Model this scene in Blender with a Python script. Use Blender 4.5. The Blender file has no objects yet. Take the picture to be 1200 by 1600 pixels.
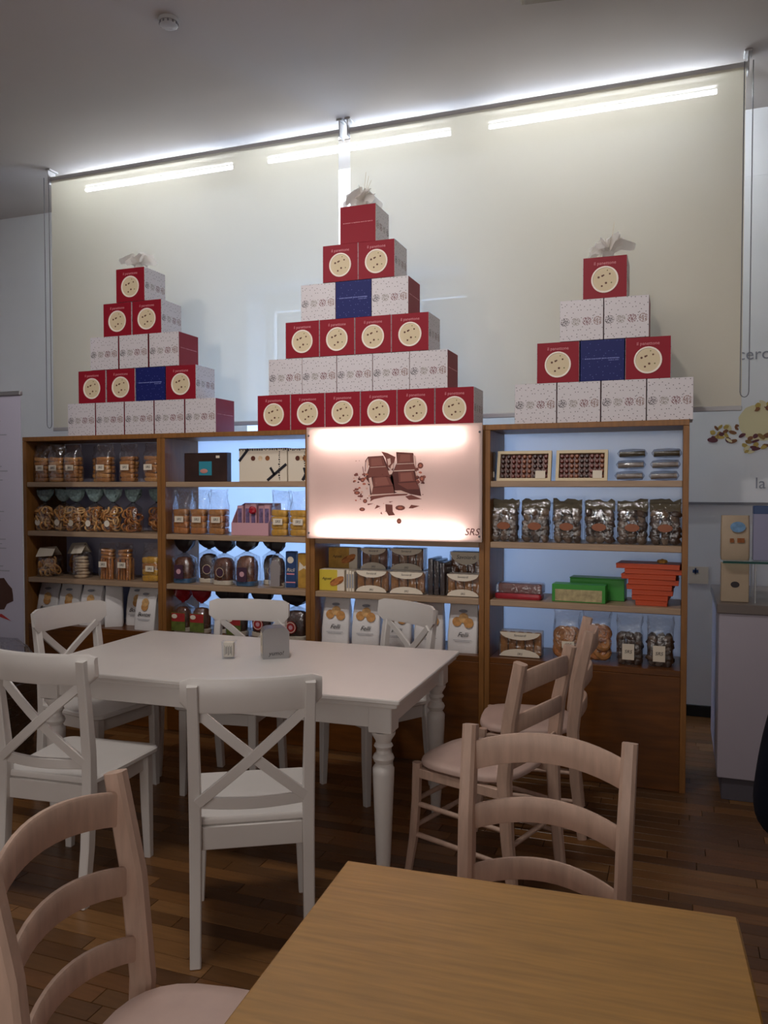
import bpy, bmesh, math, random
from mathutils import Vector, Matrix
random.seed(7)
R = math.radians
S = bpy.context.scene
C = S.collection

# ------------------------------------------------------------------ camera, world, large lights, exposure
cam = bpy.data.objects.new('camera', bpy.data.cameras.new('camera'))
cam.data.sensor_fit = 'VERTICAL'; cam.data.sensor_height = 36; cam.data.lens = 1255 / 1600 * 36
cam.data.clip_start = .05
cam.location = (0, 0, 1.5); cam.rotation_euler = (R(90 - 1.8), 0, R(20.1))
C.objects.link(cam); S.camera = cam
S.view_settings.view_transform = 'Standard'; S.view_settings.look = 'None'
S.view_settings.exposure = 1.2; S.view_settings.gamma = 1
S.cycles.max_bounces = 10; S.cycles.diffuse_bounces = 5; S.cycles.transparent_max_bounces = 24
S.cycles.transmission_bounces = 8; S.cycles.caustics_reflective = False; S.cycles.caustics_refractive = False
S.cycles.sample_clamp_indirect = 4
W = bpy.data.worlds.new('world'); S.world = W; W.use_nodes = True
W.node_tree.nodes['Background'].inputs[0].default_value = (.62, .66, .74, 1)
W.node_tree.nodes['Background'].inputs[1].default_value = .22

def area(name, loc, rot, sx, sy, watts, col):
    L = bpy.data.lights.new(name, 'AREA'); L.shape = 'RECTANGLE'; L.size = sx; L.size_y = sy
    L.energy = watts; L.color = col
    o = bpy.data.objects.new(name, L); o.location = loc; o.rotation_euler = rot; C.objects.link(o)
    return o
area('window_daylight', (-2.31, 6.05, 1.95), (R(90), 0, R(180)), 1.7, 2.2, 72, (.48, .66, 1.0))
area('shopfront_daylight', (-.6, -3.3, 1.9), (R(90), 0, 0), 4.2, 2.4, 27, (1.0, .90, .84))

area('added_panel_light', (-1.55, 2.0, 3.815), (0, 0, 0), 1.14, .26, 15, (1.0, .95, .90))  # added overhead fill lamp, put in to brighten tables and seats
# two added ceiling spotlights, put in to brighten the pyramids of boxes (their fittings are built with the ceiling)
ADDED_SPOTS = ((-3.0, 1.3, 3.70, -2.75, 4.3, 2.35), (-.9, 1.3, 3.70, -.95, 4.3, 2.35))
for sx_, sy_, sz_, tx_, ty_, tz_ in ADDED_SPOTS:
    L = bpy.data.lights.new('added_spot', 'SPOT'); L.energy = 40; L.color = (1, .93, .90); L.spot_size = R(62); L.spot_blend = .7; L.shadow_soft_size = .06
    o = bpy.data.objects.new('added_spot', L); o.location = (sx_, sy_, sz_); C.objects.link(o)
    o.rotation_euler = (Vector((tx_, ty_, tz_)) - Vector((sx_, sy_, sz_))).to_track_quat('-Z', 'Y').to_euler()

# ------------------------------------------------------------------ helpers
def lin(h):
    h = h.lstrip('#'); c = [int(h[i:i+2], 16) / 255 for i in (0, 2, 4)]
    return tuple(x / 12.92 if x <= .04045 else ((x + .055) / 1.055) ** 2.4 for x in c) + (1,)

MATS = {}
def new_mat(name):
    m = bpy.data.materials.new(name); m.use_nodes = True; MATS[name] = m
    n = m.node_tree.nodes; return m, n, m.node_tree.links, n['Principled BSDF'], n['Material Output']

def mat(name, col, rough=.5, metal=0, var=0, scale=8, stretch=(1, 1, 1), bump=0, spec=.5, coat=0, sub=None, bscale=None):
    """principled with an optional noise tint (grain) and fine bump"""
    m, n, l, p, o = new_mat(name)
    c = lin(col); p.inputs['Base Color'].default_value = c
    p.inputs['Roughness'].default_value = rough; p.inputs['Metallic'].default_value = metal
    p.inputs['Specular IOR Level'].default_value = spec; p.inputs['Coat Weight'].default_value = coat
    if var or bump:
        tc = n.new('ShaderNodeTexCoord'); mp = n.new('ShaderNodeMapping'); mp.inputs['Scale'].default_value = stretch
        l.new(tc.outputs['Object'], mp.inputs[0])
        nz = n.new('ShaderNodeTexNoise'); nz.inputs['Scale'].default_value = scale; nz.inputs['Detail'].default_value = 5
        l.new(mp.outputs[0], nz.inputs['Vector'])
        if var:
            rp = n.new('ShaderNodeValToRGB'); rp.color_ramp.elements[0].position = .3; rp.color_ramp.elements[1].position = .72
            rp.color_ramp.elements[0].color = [x * (1 - var) for x in c[:3]] + [1]
            rp.color_ramp.elements[1].color = [min(1, x * (1 + var)) for x in c[:3]] + [1]
            l.new(nz.outputs[0], rp.inputs[0]); l.new(rp.outputs[0], p.inputs['Base Color'])
        if bump:
            b = n.new('ShaderNodeBump'); b.inputs['Strength'].default_value = bump; b.inputs['Distance'].default_value = .01
            if bscale:
                nb = n.new('ShaderNodeTexNoise'); nb.inputs['Scale'].default_value = bscale; l.new(mp.outputs[0], nb.inputs['Vector']); l.new(nb.outputs[0], b.inputs['Height'])
            else: l.new(nz.outputs[0], b.inputs['Height'])
            l.new(b.outputs[0], p.inputs['Normal'])
    return m

def mat_emit(name, col, s):
    m, n, l, p, o = new_mat(name)
    p.inputs['Base Color'].default_value = lin(col); p.inputs['Emission Color'].default_value = lin(col); p.inputs['Emission Strength'].default_value = s
    return m

def mat_sheet(name, col, trans, clear, rough=.6, gloss=.0, ccol=None):
    """thin cloth or opal sheet: diffuse + translucent + a little see-through"""
    m, n, l, p, o = new_mat(name)
    d = n.new('ShaderNodeBsdfDiffuse'); t = n.new('ShaderNodeBsdfTranslucent'); tr = n.new('ShaderNodeBsdfTransparent')
    d.inputs[0].default_value = lin(col); t.inputs[0].default_value = lin(col); tr.inputs[0].default_value = lin(ccol or 'ffffff')
    a = n.new('ShaderNodeMixShader'); a.inputs[0].default_value = trans; l.new(d.outputs[0], a.inputs[1]); l.new(t.outputs[0], a.inputs[2])
    b = n.new('ShaderNodeMixShader'); b.inputs[0].default_value = clear; l.new(a.outputs[0], b.inputs[1]); l.new(tr.outputs[0], b.inputs[2])
    last = b
    if gloss:
        g = n.new('ShaderNodeBsdfGlossy'); g.inputs['Roughness'].default_value = rough
        e = n.new('ShaderNodeMixShader'); e.inputs[0].default_value = gloss; l.new(b.outputs[0], e.inputs[1]); l.new(g.outputs[0], e.inputs[2]); last = e
    l.new(last.outputs[0], o.inputs[0]); n.remove(p)
    return m

def mat_film(name, tint='ffffff', base=.09, edge=.55, scale=28, rough=.12, strength=.9):
    """clear crinkled cellophane"""
    m, n, l, p, o = new_mat(name); n.remove(p)
    tr = n.new('ShaderNodeBsdfTransparent'); tr.inputs[0].default_value = lin(tint)
    g = n.new('ShaderNodeBsdfGlossy'); g.inputs['Roughness'].default_value = rough; g.inputs[0].default_value = (.9, .92, .95, 1)
    tc = n.new('ShaderNodeTexCoord'); nz = n.new('ShaderNodeTexNoise'); nz.inputs['Scale'].default_value = scale; nz.inputs['Detail'].default_value = 3
    l.new(tc.outputs['Object'], nz.inputs['Vector'])
    b = n.new('ShaderNodeBump'); b.inputs['Strength'].default_value = strength; b.inputs['Distance'].default_value = .012
    l.new(nz.outputs[0], b.inputs['Height']); l.new(b.outputs[0], g.inputs['Normal'])
    lw = n.new('ShaderNodeLayerWeight'); lw.inputs[0].default_value = .35; l.new(b.outputs[0], lw.inputs['Normal'])
    mr = n.new('ShaderNodeMapRange'); mr.inputs['To Min'].default_value = base; mr.inputs['To Max'].default_value = edge
    l.new(lw.outputs['Facing'], mr.inputs[0])
    x = n.new('ShaderNodeMixShader'); l.new(mr.outputs[0], x.inputs[0]); l.new(tr.outputs[0], x.inputs[1]); l.new(g.outputs[0], x.inputs[2])
    l.new(x.outputs[0], o.inputs[0])
    return m

class MB:
    """collects vertices and faces for one mesh"""
    def __init__(s): s.v = []; s.f = []; s.mi = []; s.cur = 0
    def face(s, idx): s.f.append(idx); s.mi.append(s.cur)
    def box(s, x0, x1, y0, y1, z0, z1, c=0, M=None):
        b = len(s.v)
        if c <= 0:
            p = [(x, y, z) for z in (z0, z1) for y in (y0, y1) for x in (x0, x1)]
            q = [(0, 2, 3, 1), (4, 5, 7, 6), (0, 1, 5, 4), (2, 6, 7, 3), (0, 4, 6, 2), (1, 3, 7, 5)]
        else:
            p = []; ids = {}
            for sz in (0, 1):
                for sy in (0, 1):
                    for sx in (0, 1):
                        X, Y, Z = (x0, x1)[sx], (y0, y1)[sy], (z0, z1)[sz]
                        dx, dy, dz = (c, -c)[sx], (c, -c)[sy], (c, -c)[sz]
                        for a, t in (('x', (X, Y + dy, Z + dz)), ('y', (X + dx, Y, Z + dz)), ('z', (X + dx, Y + dy, Z))):
                            ids[(a, sx, sy, sz)] = len(p); p.append(t)
            g = lambda a, x, y, z: ids[(a, x, y, z)]
            q = []
            for k in (0, 1):
                t = [g('x', k, 0, 0), g('x', k, 1, 0), g('x', k, 1, 1), g('x', k, 0, 1)]; q.append(t if k else t[::-1])
                t = [g('y', 0, k, 0), g('y', 0, k, 1), g('y', 1, k, 1), g('y', 1, k, 0)]; q.append(t if k else t[::-1])
                t = [g('z', 0, 0, k), g('z', 1, 0, k), g('z', 1, 1, k), g('z', 0, 1, k)]; q.append(t if k else t[::-1])
            for i in (0, 1):
                for j in (0, 1):
                    q.append([g('x', i, j, 0), g('x', i, j, 1), g('y', i, j, 1), g('y', i, j, 0)])
                    q.append([g('x', i, 0, j), g('x', i, 1, j), g('z', i, 1, j), g('z', i, 0, j)])
                    q.append([g('y', 0, i, j), g('y', 1, i, j), g('z', 1, i, j), g('z', 0, i, j)])
                    for k in (0, 1): q.append([g('x', i, j, k), g('y', i, j, k), g('z', i, j, k)])
        s.v += [tuple(M @ Vector(t)) if M else t for t in p]
        for t in q: s.face([b + i for i in t])
        return s
    def rings(s, rings, cap=True, closed=True):
        """skin consecutive rings of equal length"""
        b = len(s.v); n = len(rings[0])
        for r in rings: s.v += [tuple(p) for p in r]
        for i in range(len(rings) - 1):
            for j in range(n if closed else n - 1):
                k = (j + 1) % n
                s.face([b + i * n + j, b + i * n + k, b + (i + 1) * n + k, b + (i + 1) * n + j])
        if cap:
            s.face([b + j for j in range(n)][::-1]); s.face([b + (len(rings) - 1) * n + j for j in range(n)])
        return s
    def lathe(s, prof, n=16, c=(0, 0, 0), cap=True):
        return s.rings([[(c[0] + r * math.cos(2 * math.pi * j / n), c[1] + r * math.sin(2 * math.pi * j / n), c[2] + z) for j in range(n)] for r, z in prof], cap)
    def tube(s, pts, rad, n=8, cap=True):
        pts = [Vector(p) for p in pts]; rs = rad if isinstance(rad, (list, tuple)) else [rad] * len(pts); out = []
        up = Vector((0, 0, 1)); pu = None
        for i, p in enumerate(pts):
            t = (pts[min(i + 1, len(pts) - 1)] - pts[max(i - 1, 0)]).normalized()
            a = pu if pu else (up if abs(t.z) < .9 else Vector((1, 0, 0)))
            u = (a - t * a.dot(t)).normalized(); w = t.cross(u); pu = u
            out.append([p + (u * math.cos(2 * math.pi * j / n) + w * math.sin(2 * math.pi * j / n)) * rs[i] for j in range(n)])
        return s.rings(out, cap)
    def sweep(s, pts, wid, hgt, side, ch=.2):
        """rectangular bar along pts; side = unit vector of its width, the height is across; wid/hgt per point or constant"""
        pts = [Vector(p) for p in pts]; out = []; N = len(pts)
        for i, p in enumerate(pts):
            t = (pts[min(i + 1, N - 1)] - pts[max(i - 1, 0)]).normalized()
            u = Vector(side); u = (u - t * u.dot(t)).normalized(); w = t.cross(u)
            a = (wid[i] if isinstance(wid, (list, tuple)) else wid) / 2; h = (hgt[i] if isinstance(hgt, (list, tuple)) else hgt) / 2
            k = min(a, h) * ch
            out.append([p + u * x + w * y for x, y in ((-a + k, -h), (a - k, -h), (a, -h + k), (a, h - k), (a - k, h), (-a + k, h), (-a, h - k), (-a, -h + k))])
        return s.rings(out)
    def prism(s, poly, z0, z1, c=0, M=None):
        """polygon (x, y) extruded in z, chamfered top and bottom"""
        n = len(poly); cx = sum(p[0] for p in poly) / n; cy = sum(p[1] for p in poly) / n
        def ins(d):
            r = []
            for x, y in poly:
                L = math.hypot(x - cx, y - cy) or 1; r.append((x - (x - cx) / L * d, y - (y - cy) / L * d))
            return r
        lv = [(poly, z0), (poly, z1)] if c <= 0 else [(ins(c), z0), (poly, z0 + c), (poly, z1 - c), (ins(c), z1)]
        rr = [[(x, y, z) for x, y in p] for p, z in lv]
        if M: rr = [[tuple(M @ Vector(t)) for t in r] for r in rr]
        return s.rings(rr)
    def blob(s, c, r, n=8, m=5, jit=0, rnd=random):
        rr = []
        for i in range(m + 1):
            a = -math.pi / 2 + math.pi * i / m; k = max(math.cos(a), .02)
            rr.append([(c[0] + r[0] * k * math.cos(2 * math.pi * j / n) * (1 + rnd.uniform(-jit, jit)), c[1] + r[1] * k * math.sin(2 * math.pi * j / n) * (1 + rnd.uniform(-jit, jit)), c[2] + r[2] * math.sin(a)) for j in range(n)])
        return s.rings(rr)
    def mesh(s, name, mats, smooth=None):
        me = bpy.data.meshes.new(name); me.from_pydata(s.v, [], s.f)
        for m in (mats if isinstance(mats, (list, tuple)) else [mats]): me.materials.append(m)
        if any(s.mi): me.polygons.foreach_set('material_index', s.mi)
        bm = bmesh.new(); bm.from_mesh(me); bmesh.ops.recalc_face_normals(bm, faces=bm.faces); bm.to_mesh(me); bm.free()
        if smooth:
            me.shade_smooth(); me.set_sharp_from_angle(angle=R(smooth))
        me.update(); return me

def link(name, me, parent=None, loc=(0, 0, 0), rot=(0, 0, 0), scale=None):
    o = bpy.data.objects.new(name, me); C.objects.link(o); o.location = loc; o.rotation_euler = rot
    if scale: o.scale = scale
    if parent: o.parent = parent
    return o
def obj(name, mb, m, parent=None, loc=(0, 0, 0), rot=(0, 0, 0), smooth=None):
    return link(name, mb.mesh(name, m, smooth), parent, loc, rot)
def tag(o, label, cat, group=None, kind=None):
    o['label'] = label; o['category'] = cat
    if group: o['group'] = group
    if kind: o['kind'] = kind
    return o
def thing(name, label, cat, loc=(0, 0, 0), rz=0, group=None):
    return tag(link(name, None, None, loc, (0, 0, rz)), label, cat, group)
def struct(name, mb, m, smooth=None, parent=None, label=None):
    o = obj(name, mb, m, parent, smooth=smooth)
    if not parent: o['kind'] = 'structure'
    if label: o['label'] = label; 
    return o
def dup(root, loc=None, rz=None, label=None, group=None):
    def cp(o, par):
        c = o.copy(); C.objects.link(c); c.parent = par
        for ch in o.children: cp(ch, c)
        return c
    r = cp(root, None)
    if loc is not None: r.location = loc
    if rz is not None: r.rotation_euler = (0, 0, rz)
    if label: r['label'] = label
    if group: r['group'] = group
    return r
TXT = {}
def text(s, size, m, parent, loc, rot=(R(90), 0, 0), shear=0, name='lettering', align='CENTER', sx=1):
    k = (s, size, m.name, shear, align)
    if k not in TXT:
        cu = bpy.data.curves.new('t', 'FONT'); cu.body = s; cu.size = size; cu.align_x = align; cu.align_y = 'CENTER'; cu.shear = shear
        cu.resolution_u = 3; cu.extrude = .0003
        t = bpy.data.objects.new('t', cu); C.objects.link(t); bpy.context.view_layer.update()
        me = bpy.data.meshes.new_from_object(t.evaluated_get(bpy.context.evaluated_depsgraph_get()))
        bpy.data.objects.remove(t); bpy.data.curves.remove(cu); me.materials.clear(); me.materials.append(m); TXT[k] = me
    return link(name, TXT[k], parent, loc, rot, (sx, 1, 1))
ORD = ['first', 'second', 'third', 'fourth', 'fifth', 'sixth', 'seventh', 'eighth', 'ninth', 'tenth']
def rrect(w, d, r, n=4, cx=0, cy=0):
    p = []
    for sx, sy, a0 in ((1, 1, 0), (-1, 1, 90), (-1, -1, 180), (1, -1, 270)):
        for i in range(n + 1):
            a = R(a0 + 90 * i / n); p.append((cx + sx * (w / 2 - r) + r * math.cos(a), cy + sy * (d / 2 - r) + r * math.sin(a)))
    return p

# ------------------------------------------------------------------ materials
m_wall = mat('wall_paint', 'dfe0e2', .85, var=.02, scale=3)
m_ceil = mat('ceiling_paint', 'bdb6b2', .9, var=.02, scale=2)
m_black = mat('black_paint', '0c0c0e', .5)
m_white_lac = mat('white_lacquer', 'd9d4d0', .32, var=.03, scale=5)
m_table_white = mat('table_white_paint', 'ddd8d4', .35, var=.025, scale=4)
m_beech = mat('bleached_beech', 'c3a593', .5, var=.13, scale=16, stretch=(3, 3, .5), bump=.05)
m_seatpad = mat('seat_veneer', 'c0a59a', .55, var=.06, scale=14)
m_oak = mat('oak_top', 'a67a3a', .42, var=.16, scale=11, stretch=(.7, 9, 9), bump=.04)
m_shelf_side = mat('shelf_oak_side', '885a2a', .45, var=.18, scale=9, stretch=(6, 6, .7), bump=.03)
m_shelf_edge = mat('shelf_oak_light', 'a38970', .45, var=.12, scale=9, stretch=(.7, 6, 6), bump=.03)
m_base = mat('base_walnut', '663a12', .3, var=.28, scale=7, stretch=(.6, 4, 5), bump=.03)
m_floor_gap = mat('floor_joint', '1a0e07', .7)
m_planks = [mat('parquet_%d' % i, c, .33, var=.2, scale=10, stretch=(.5, 6, 6), bump=.04) for i, c in enumerate(('6c4626', '78512c', '5a3b20', '805a34', '624224'))]
m_alu = mat('brushed_aluminium', 'b8b8ba', .35, metal=1)
m_grey = mat('grey_plastic', '6f6e74', .5)
m_greylight = mat('pale_grey_plastic', 'b4b2b2', .5)
m_dark = mat('dark_ink', '2a2226', .6)
m_midgrey_ink = mat('grey_ink', '8d8f98', .7)
m_blind = mat_sheet('blind_cloth', 'd4ccb8', .27, .045)
m_tube = mat_emit('tube_light', 'eaf4ff', 40)
m_opal = mat_sheet('opal_back', 'eef1f6', .85, .0, rough=.18, gloss=.07)
m_opal_dense = mat_sheet('dense_back', 'b4aeb8', .18, .0, rough=.18, gloss=.05)
m_lightface = mat_sheet('lightbox_face', 'f6e9e5', .75, .0, rough=.3, gloss=.03)
m_lighttube = mat_emit('lightbox_tube', 'fff5f2', 8)
m_glass = mat_film('glass', 'f2fbf8', .04, .5, scale=1, rough=.02, strength=0)
m_glassedge = mat('glass_edge', '1d4a44', .15)
m_clear = mat_film('clear_plastic', 'fbfcfd', .05, .4, scale=1, rough=.05, strength=0)
m_film = mat_film('cellophane')
m_film_soft = mat_film('soft_cellophane', 'eef0f4', .10, .5, scale=22)
m_red = mat('box_red', '8c0f24', .5, spec=.25)
m_redtxt = mat('pink_ink', 'd98a93', .6)
m_cream = mat('cream_card', 'd6c4a2', .6)
m_creamring = mat('cream_ring', 'f4e9dc', .55)
m_fruit = mat('candied_fruit', '5a2a12', .5)
m_fruit2 = mat('green_fruit', '6d6a34', .5)
m_paper = mat('white_paper_bag', 'e2dedd', .55, bump=.35, scale=16, var=.03)
m_label = mat('label_paper', 'ddd2c0', .7)
m_bisc = [mat('biscuit_%d' % i, c, .7, var=.25, scale=40, bump=.3) for i, c in enumerate(('c08a4e', 'b5793c', 'a8703c', 'd0a36a', 'cf9a2e', 'd9c0a0', '8a4f22', 'b9743a'))]
m_teal = mat('teal_wrap', '8aa2a2', .4, var=.4, scale=60)
m_navy = mat('navy_ribbon', '14141f', .45)
m_ribbon = mat_sheet('organza', 'fbf8f4', .5, .03)
m_pink = mat('pink_card', 'c99aa4', .55)
m_brownbox = mat('brown_box', '34211d', .4, var=.3, scale=12)
m_tealsq = mat('teal_print', '2d8aa0', .5)
m_yellowbox = mat('yellow_box', 'd0b83c', .45)
m_goldbox = mat('gold_box', 'b98d3c', .4, var=.3, scale=20)
m_bluebox = mat('blue_pack', '24406e', .4)
m_orange = mat('orange_card', 'bc4008', .4)
m_green = mat('green_card', '2f8a2c', .4)
m_redpack = mat('red_pack', '9c2430', .3, var=.2, scale=30)
m_olive = mat('dark_olive_card', '4d4226', .55, var=.2, scale=20)
m_choc = [mat('chocolate_%d' % i, c, .4) for i, c in enumerate(('3a1c12', '5a2a1a', '8a4a24'))]
m_print_choc = [mat('print_brown_%d' % i, c, .6) for i, c in enumerate(('5c2a24', '80463c', '965a4e', 'e8c4b6', 'c07058'))]

# white box face: four round motifs and scattered specks, flat print (generated in the object's own coordinates)
def mat_whitebox():
    m, n, l, p, o = new_mat('box_white'); p.inputs['Roughness'].default_value = .4
    tc = n.new('ShaderNodeTexCoord'); sp = n.new('ShaderNodeSeparateXYZ'); l.new(tc.outputs['UV'], sp.inputs[0])
    def math_(op, a, b=None, c=None):
        x = n.new('ShaderNodeMath'); x.operation = op
        for i, k in enumerate((a, b, c)):
            if k is None: continue
            if isinstance(k, (int, float)): x.inputs[i].default_value = k
            else: l.new(k, x.inputs[i])
        return x.outputs[0]
    u, v = sp.outputs[0], sp.outputs[1]
    u4 = math_('MULTIPLY', math_('SUBTRACT', u, .0), 4.0); cell = math_('FLOOR', u4); fu = math_('SUBTRACT', math_('FRACT', u4), .5)
    dv = math_('MULTIPLY', math_('SUBTRACT', v, .47), 4.0)
    d = math_('SQRT', math_('ADD', math_('MULTIPLY', fu, fu), math_('MULTIPLY', dv, dv)))
    disc = math_('LESS_THAN', d, .42)
    vo = n.new('ShaderNodeTexVoronoi'); vo.voronoi_dimensions = '2D'; vo.inputs['Scale'].default_value = 30; l.new(tc.outputs['UV'], vo.inputs['Vector'])
    dots = math_('LESS_THAN', vo.outputs['Distance'], .36)
    motif = math_('MULTIPLY', disc, math_('MULTIPLY_ADD', dots, .85, .12))
    vs = n.new('ShaderNodeTexVoronoi'); vs.voronoi_dimensions = '2D'; vs.inputs['Scale'].default_value = 9; vs.inputs['Randomness'].default_value = .9; l.new(tc.outputs['UV'], vs.inputs['Vector'])
    specks = math_('MULTIPLY', math_('LESS_THAN', vs.outputs['Distance'], .10), math_('GREATER_THAN', d, .5))
    ramp = n.new('ShaderNodeValToRGB'); ramp.color_ramp.interpolation = 'CONSTANT'
    e = ramp.color_ramp.elements; e[0].color = lin('2a1a22'); e[1].position = .25; e[1].color = lin('8d857e')
    for pos, c in ((.5, '661420'), (.75, '7a5244')): x = e.new(pos); x.color = lin(c)
    l.new(math_('ADD', math_('DIVIDE', cell, 4.0), .02), ramp.inputs[0])
    mx = n.new('ShaderNodeMix'); mx.data_type = 'RGBA'; l.new(motif, mx.inputs[0]); mx.inputs[6].default_value = lin('d2ccd0'); l.new(ramp.outputs[0], mx.inputs[7])
    m2 = n.new('ShaderNodeMix'); m2.data_type = 'RGBA'; l.new(specks, m2.inputs[0]); l.new(mx.outputs[2], m2.inputs[6]); m2.inputs[7].default_value = lin('4c4448')
    l.new(m2.outputs[2], p.inputs['Base Color'])
    return m
m_whitebox = mat_whitebox()
def mat_bluebox():
    m, n, l, p, o = new_mat('box_blue'); p.inputs['Roughness'].default_value = .5; p.inputs['Specular IOR Level'].default_value = .25
    tc = n.new('ShaderNodeTexCoord'); vs = n.new('ShaderNodeTexVoronoi'); vs.voronoi_dimensions = '2D'; vs.inputs['Scale'].default_value = 7; l.new(tc.outputs['UV'], vs.inputs['Vector'])
    x = n.new('ShaderNodeMath'); x.operation = 'LESS_THAN'; x.inputs[1].default_value = .07; l.new(vs.outputs['Distance'], x.inputs[0])
    mx = n.new('ShaderNodeMix'); mx.data_type = 'RGBA'; l.new(x.outputs[0], mx.inputs[0]); mx.inputs[6].default_value = lin('141c60'); mx.inputs[7].default_value = lin('5a64a0')
    l.new(mx.outputs[2], p.inputs['Base Color']); return m
m_blue = mat_bluebox()
m_bluetxt = mat('blue_ink', '7d86c4', .6)
def mat_pane():
    m, n, l, p, o = new_mat('window_glass'); n.remove(p)
    tc = n.new('ShaderNodeTexCoord'); br = n.new('ShaderNodeTexBrick'); br.offset = 0; br.inputs['Scale'].default_value = 30; br.inputs['Mortar Size'].default_value = .03
    br.inputs['Brick Width'].default_value = .5; br.inputs['Row Height'].default_value = .5
    mp = n.new('ShaderNodeMapping'); mp.inputs['Rotation'].default_value = (R(90), 0, 0); l.new(tc.outputs['Object'], mp.inputs[0]); l.new(mp.outputs[0], br.inputs['Vector'])
    br.inputs['Color1'].default_value = lin('e6eef4'); br.inputs['Color2'].default_value = lin('d8e4ee'); br.inputs['Mortar'].default_value = lin('808890')
    t = n.new('ShaderNodeBsdfTransparent'); l.new(br.outputs[0], t.inputs[0])
    g = n.new('ShaderNodeBsdfGlossy'); g.inputs['Roughness'].default_value = .35
    x = n.new('ShaderNodeMixShader'); x.inputs[0].default_value = .03; l.new(t.outputs[0], x.inputs[1]); l.new(g.outputs[0], x.inputs[2]); l.new(x.outputs[0], o.inputs[0])
    return m
m_pane = mat_pane()

# ------------------------------------------------------------------ room shell
CEIL = 3.87; XL, XR, YB, YF = -6.2, 3.2, 5.6, -3.6
f = MB().box(XL, XR, YF, YB, -.12, -.012); floor = struct('floor', f, m_floor_gap)
# parquet: strips of wood running along x
rowh = .07; ppm = {}
def plank_mesh(k, L):
    if (k, L) not in ppm:
        ppm[(k, L)] = MB().box(0, L, 0, rowh - .002, -.012, 0, .0012).mesh('plank', m_planks[k])
    return ppm[(k, L)]
rs = random.Random(3); stuffs = [MB() for _ in m_planks]
LEN = (.45, .6, .75); nr = int((YB - YF) / rowh)
for r in range(nr + 1):
    y = YF + r * rowh
    if y > YB - .004: break
    y1 = min(y + rowh - .002, YB - .0005)
    x = XL - rs.random() * .5
    while x < XR:
        L = rs.choice(LEN); k = rs.randrange(5)
        x0, x1 = max(x, XL), min(x + L - .002, XR)
        if x1 - x0 > .02:
            if 1.7 < y < 4.15 and -2.9 < x and x + L < 1.0:
                link('plank', plank_mesh(k, L - .002), floor, (x, y, 0))
            else: stuffs[k].box(x0, x1, y, y1, -.012, 0)
        x += L
allp = MB()
for k, s in enumerate(stuffs):
    b = len(allp.v); allp.v += s.v; allp.f += [[i + b for i in q] for q in s.f]; allp.mi += [k] * len(s.f)
pl = obj('plank_field', allp, m_planks, floor); pl['kind'] = 'stuff'
struct('ceiling', MB().box(XL, XR, YF, YB + .7, CEIL, CEIL + .15), m_ceil)
# back wall with a deep window niche
NX0, NX1, NZ0, NZ1 = -3.2, -1.43, .85, 3.08
b = MB(); b.box(XL, NX0, YB, YB + .5, 0, CEIL); b.box(NX1, XR, YB, YB + .5, 0, CEIL); b.box(NX0, NX1, YB, YB + .5, 0, NZ0); b.box(NX0, NX1, YB, YB + .5, NZ1, CEIL)
struct('wall_back', b, m_wall)
struct('wall_left', MB().box(XL - .2, XL, YF, YB + .5, 0, CEIL), m_wall)
struct('wall_right', MB().box(XR, XR + .2, YF, YB + .5, 0, CEIL), m_wall)
b = MB(); b.box(XL, -3.0, YF - .2, YF, 0, CEIL); b.box(1.8, XR, YF - .2, YF, 0, CEIL); b.box(-3.0, 1.8, YF - .2, YF, 3.1, CEIL); b.box(-3.0, 1.8, YF - .2, YF, 0, .5)
struct('wall_front', b, m_wall)
struct('baseboard_back', MB().box(XL + .01, XR - .01, YB - .014, YB - .001, 0, .075, .003), m_black)
struct('baseboard_left', MB().box(XL + .001, XL + .014, YF + .01, YB - .02, 0, .075, .003), m_black)
# window in the niche: frame, mullions, panes
wy = YB + .34
win = link('window_1', None); win['kind'] = 'structure'
fr = MB(); fw = .06
fr.box(NX0 + .001, NX0 + fw, wy, wy + .06, NZ0 + .001, NZ1 - .001, .006); fr.box(NX1 - fw, NX1 - .001, wy, wy + .06, NZ0 + .001, NZ1 - .001, .006)
fr.box(NX0 + fw, NX1 - fw, wy, wy + .06, NZ1 - .14, NZ1 - .001, .006); fr.box(NX0 + fw, NX1 - fw, wy, wy + .06, NZ0 + .001, NZ0 + .08, .006)
obj('window_frame', fr, m_white_lac, win)
ncol, nrow = 4, 4; xa, xb, za, zb = NX0 + fw, NX1 - fw, NZ0 + .08, NZ1 - .14
cw, chh = (xb - xa) / ncol, (zb - za) / nrow
for i in range(1, ncol): obj('mullion', MB().box(xa + i * cw - .022, xa + i * cw + .022, wy + .005, wy + .055, za, zb, .005), m_white_lac, win)
for j in range(1, nrow):
    for i in range(ncol): obj('glazing_bar', MB().box(xa + i * cw + .023, xa + (i + 1) * cw - .023, wy + .01, wy + .05, za + j * chh - .022, za + j * chh + .022, .005), m_white_lac, win)
pm = MB().box(-cw / 2 + .02, cw / 2 - .02, -.003, .003, -chh / 2 + .02, chh / 2 - .02).mesh('pane', m_pane)
for i in range(ncol):
    for j in range(nrow): link('pane', pm, win, (xa + (i + .5) * cw, wy + .03, za + (j + .5) * chh))
obj('window_sill', MB().box(NX0 + .002, NX1 - .002, YB - .03, wy, NZ0 - .0, NZ0 + .03, .006), m_white_lac, win)
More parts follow.
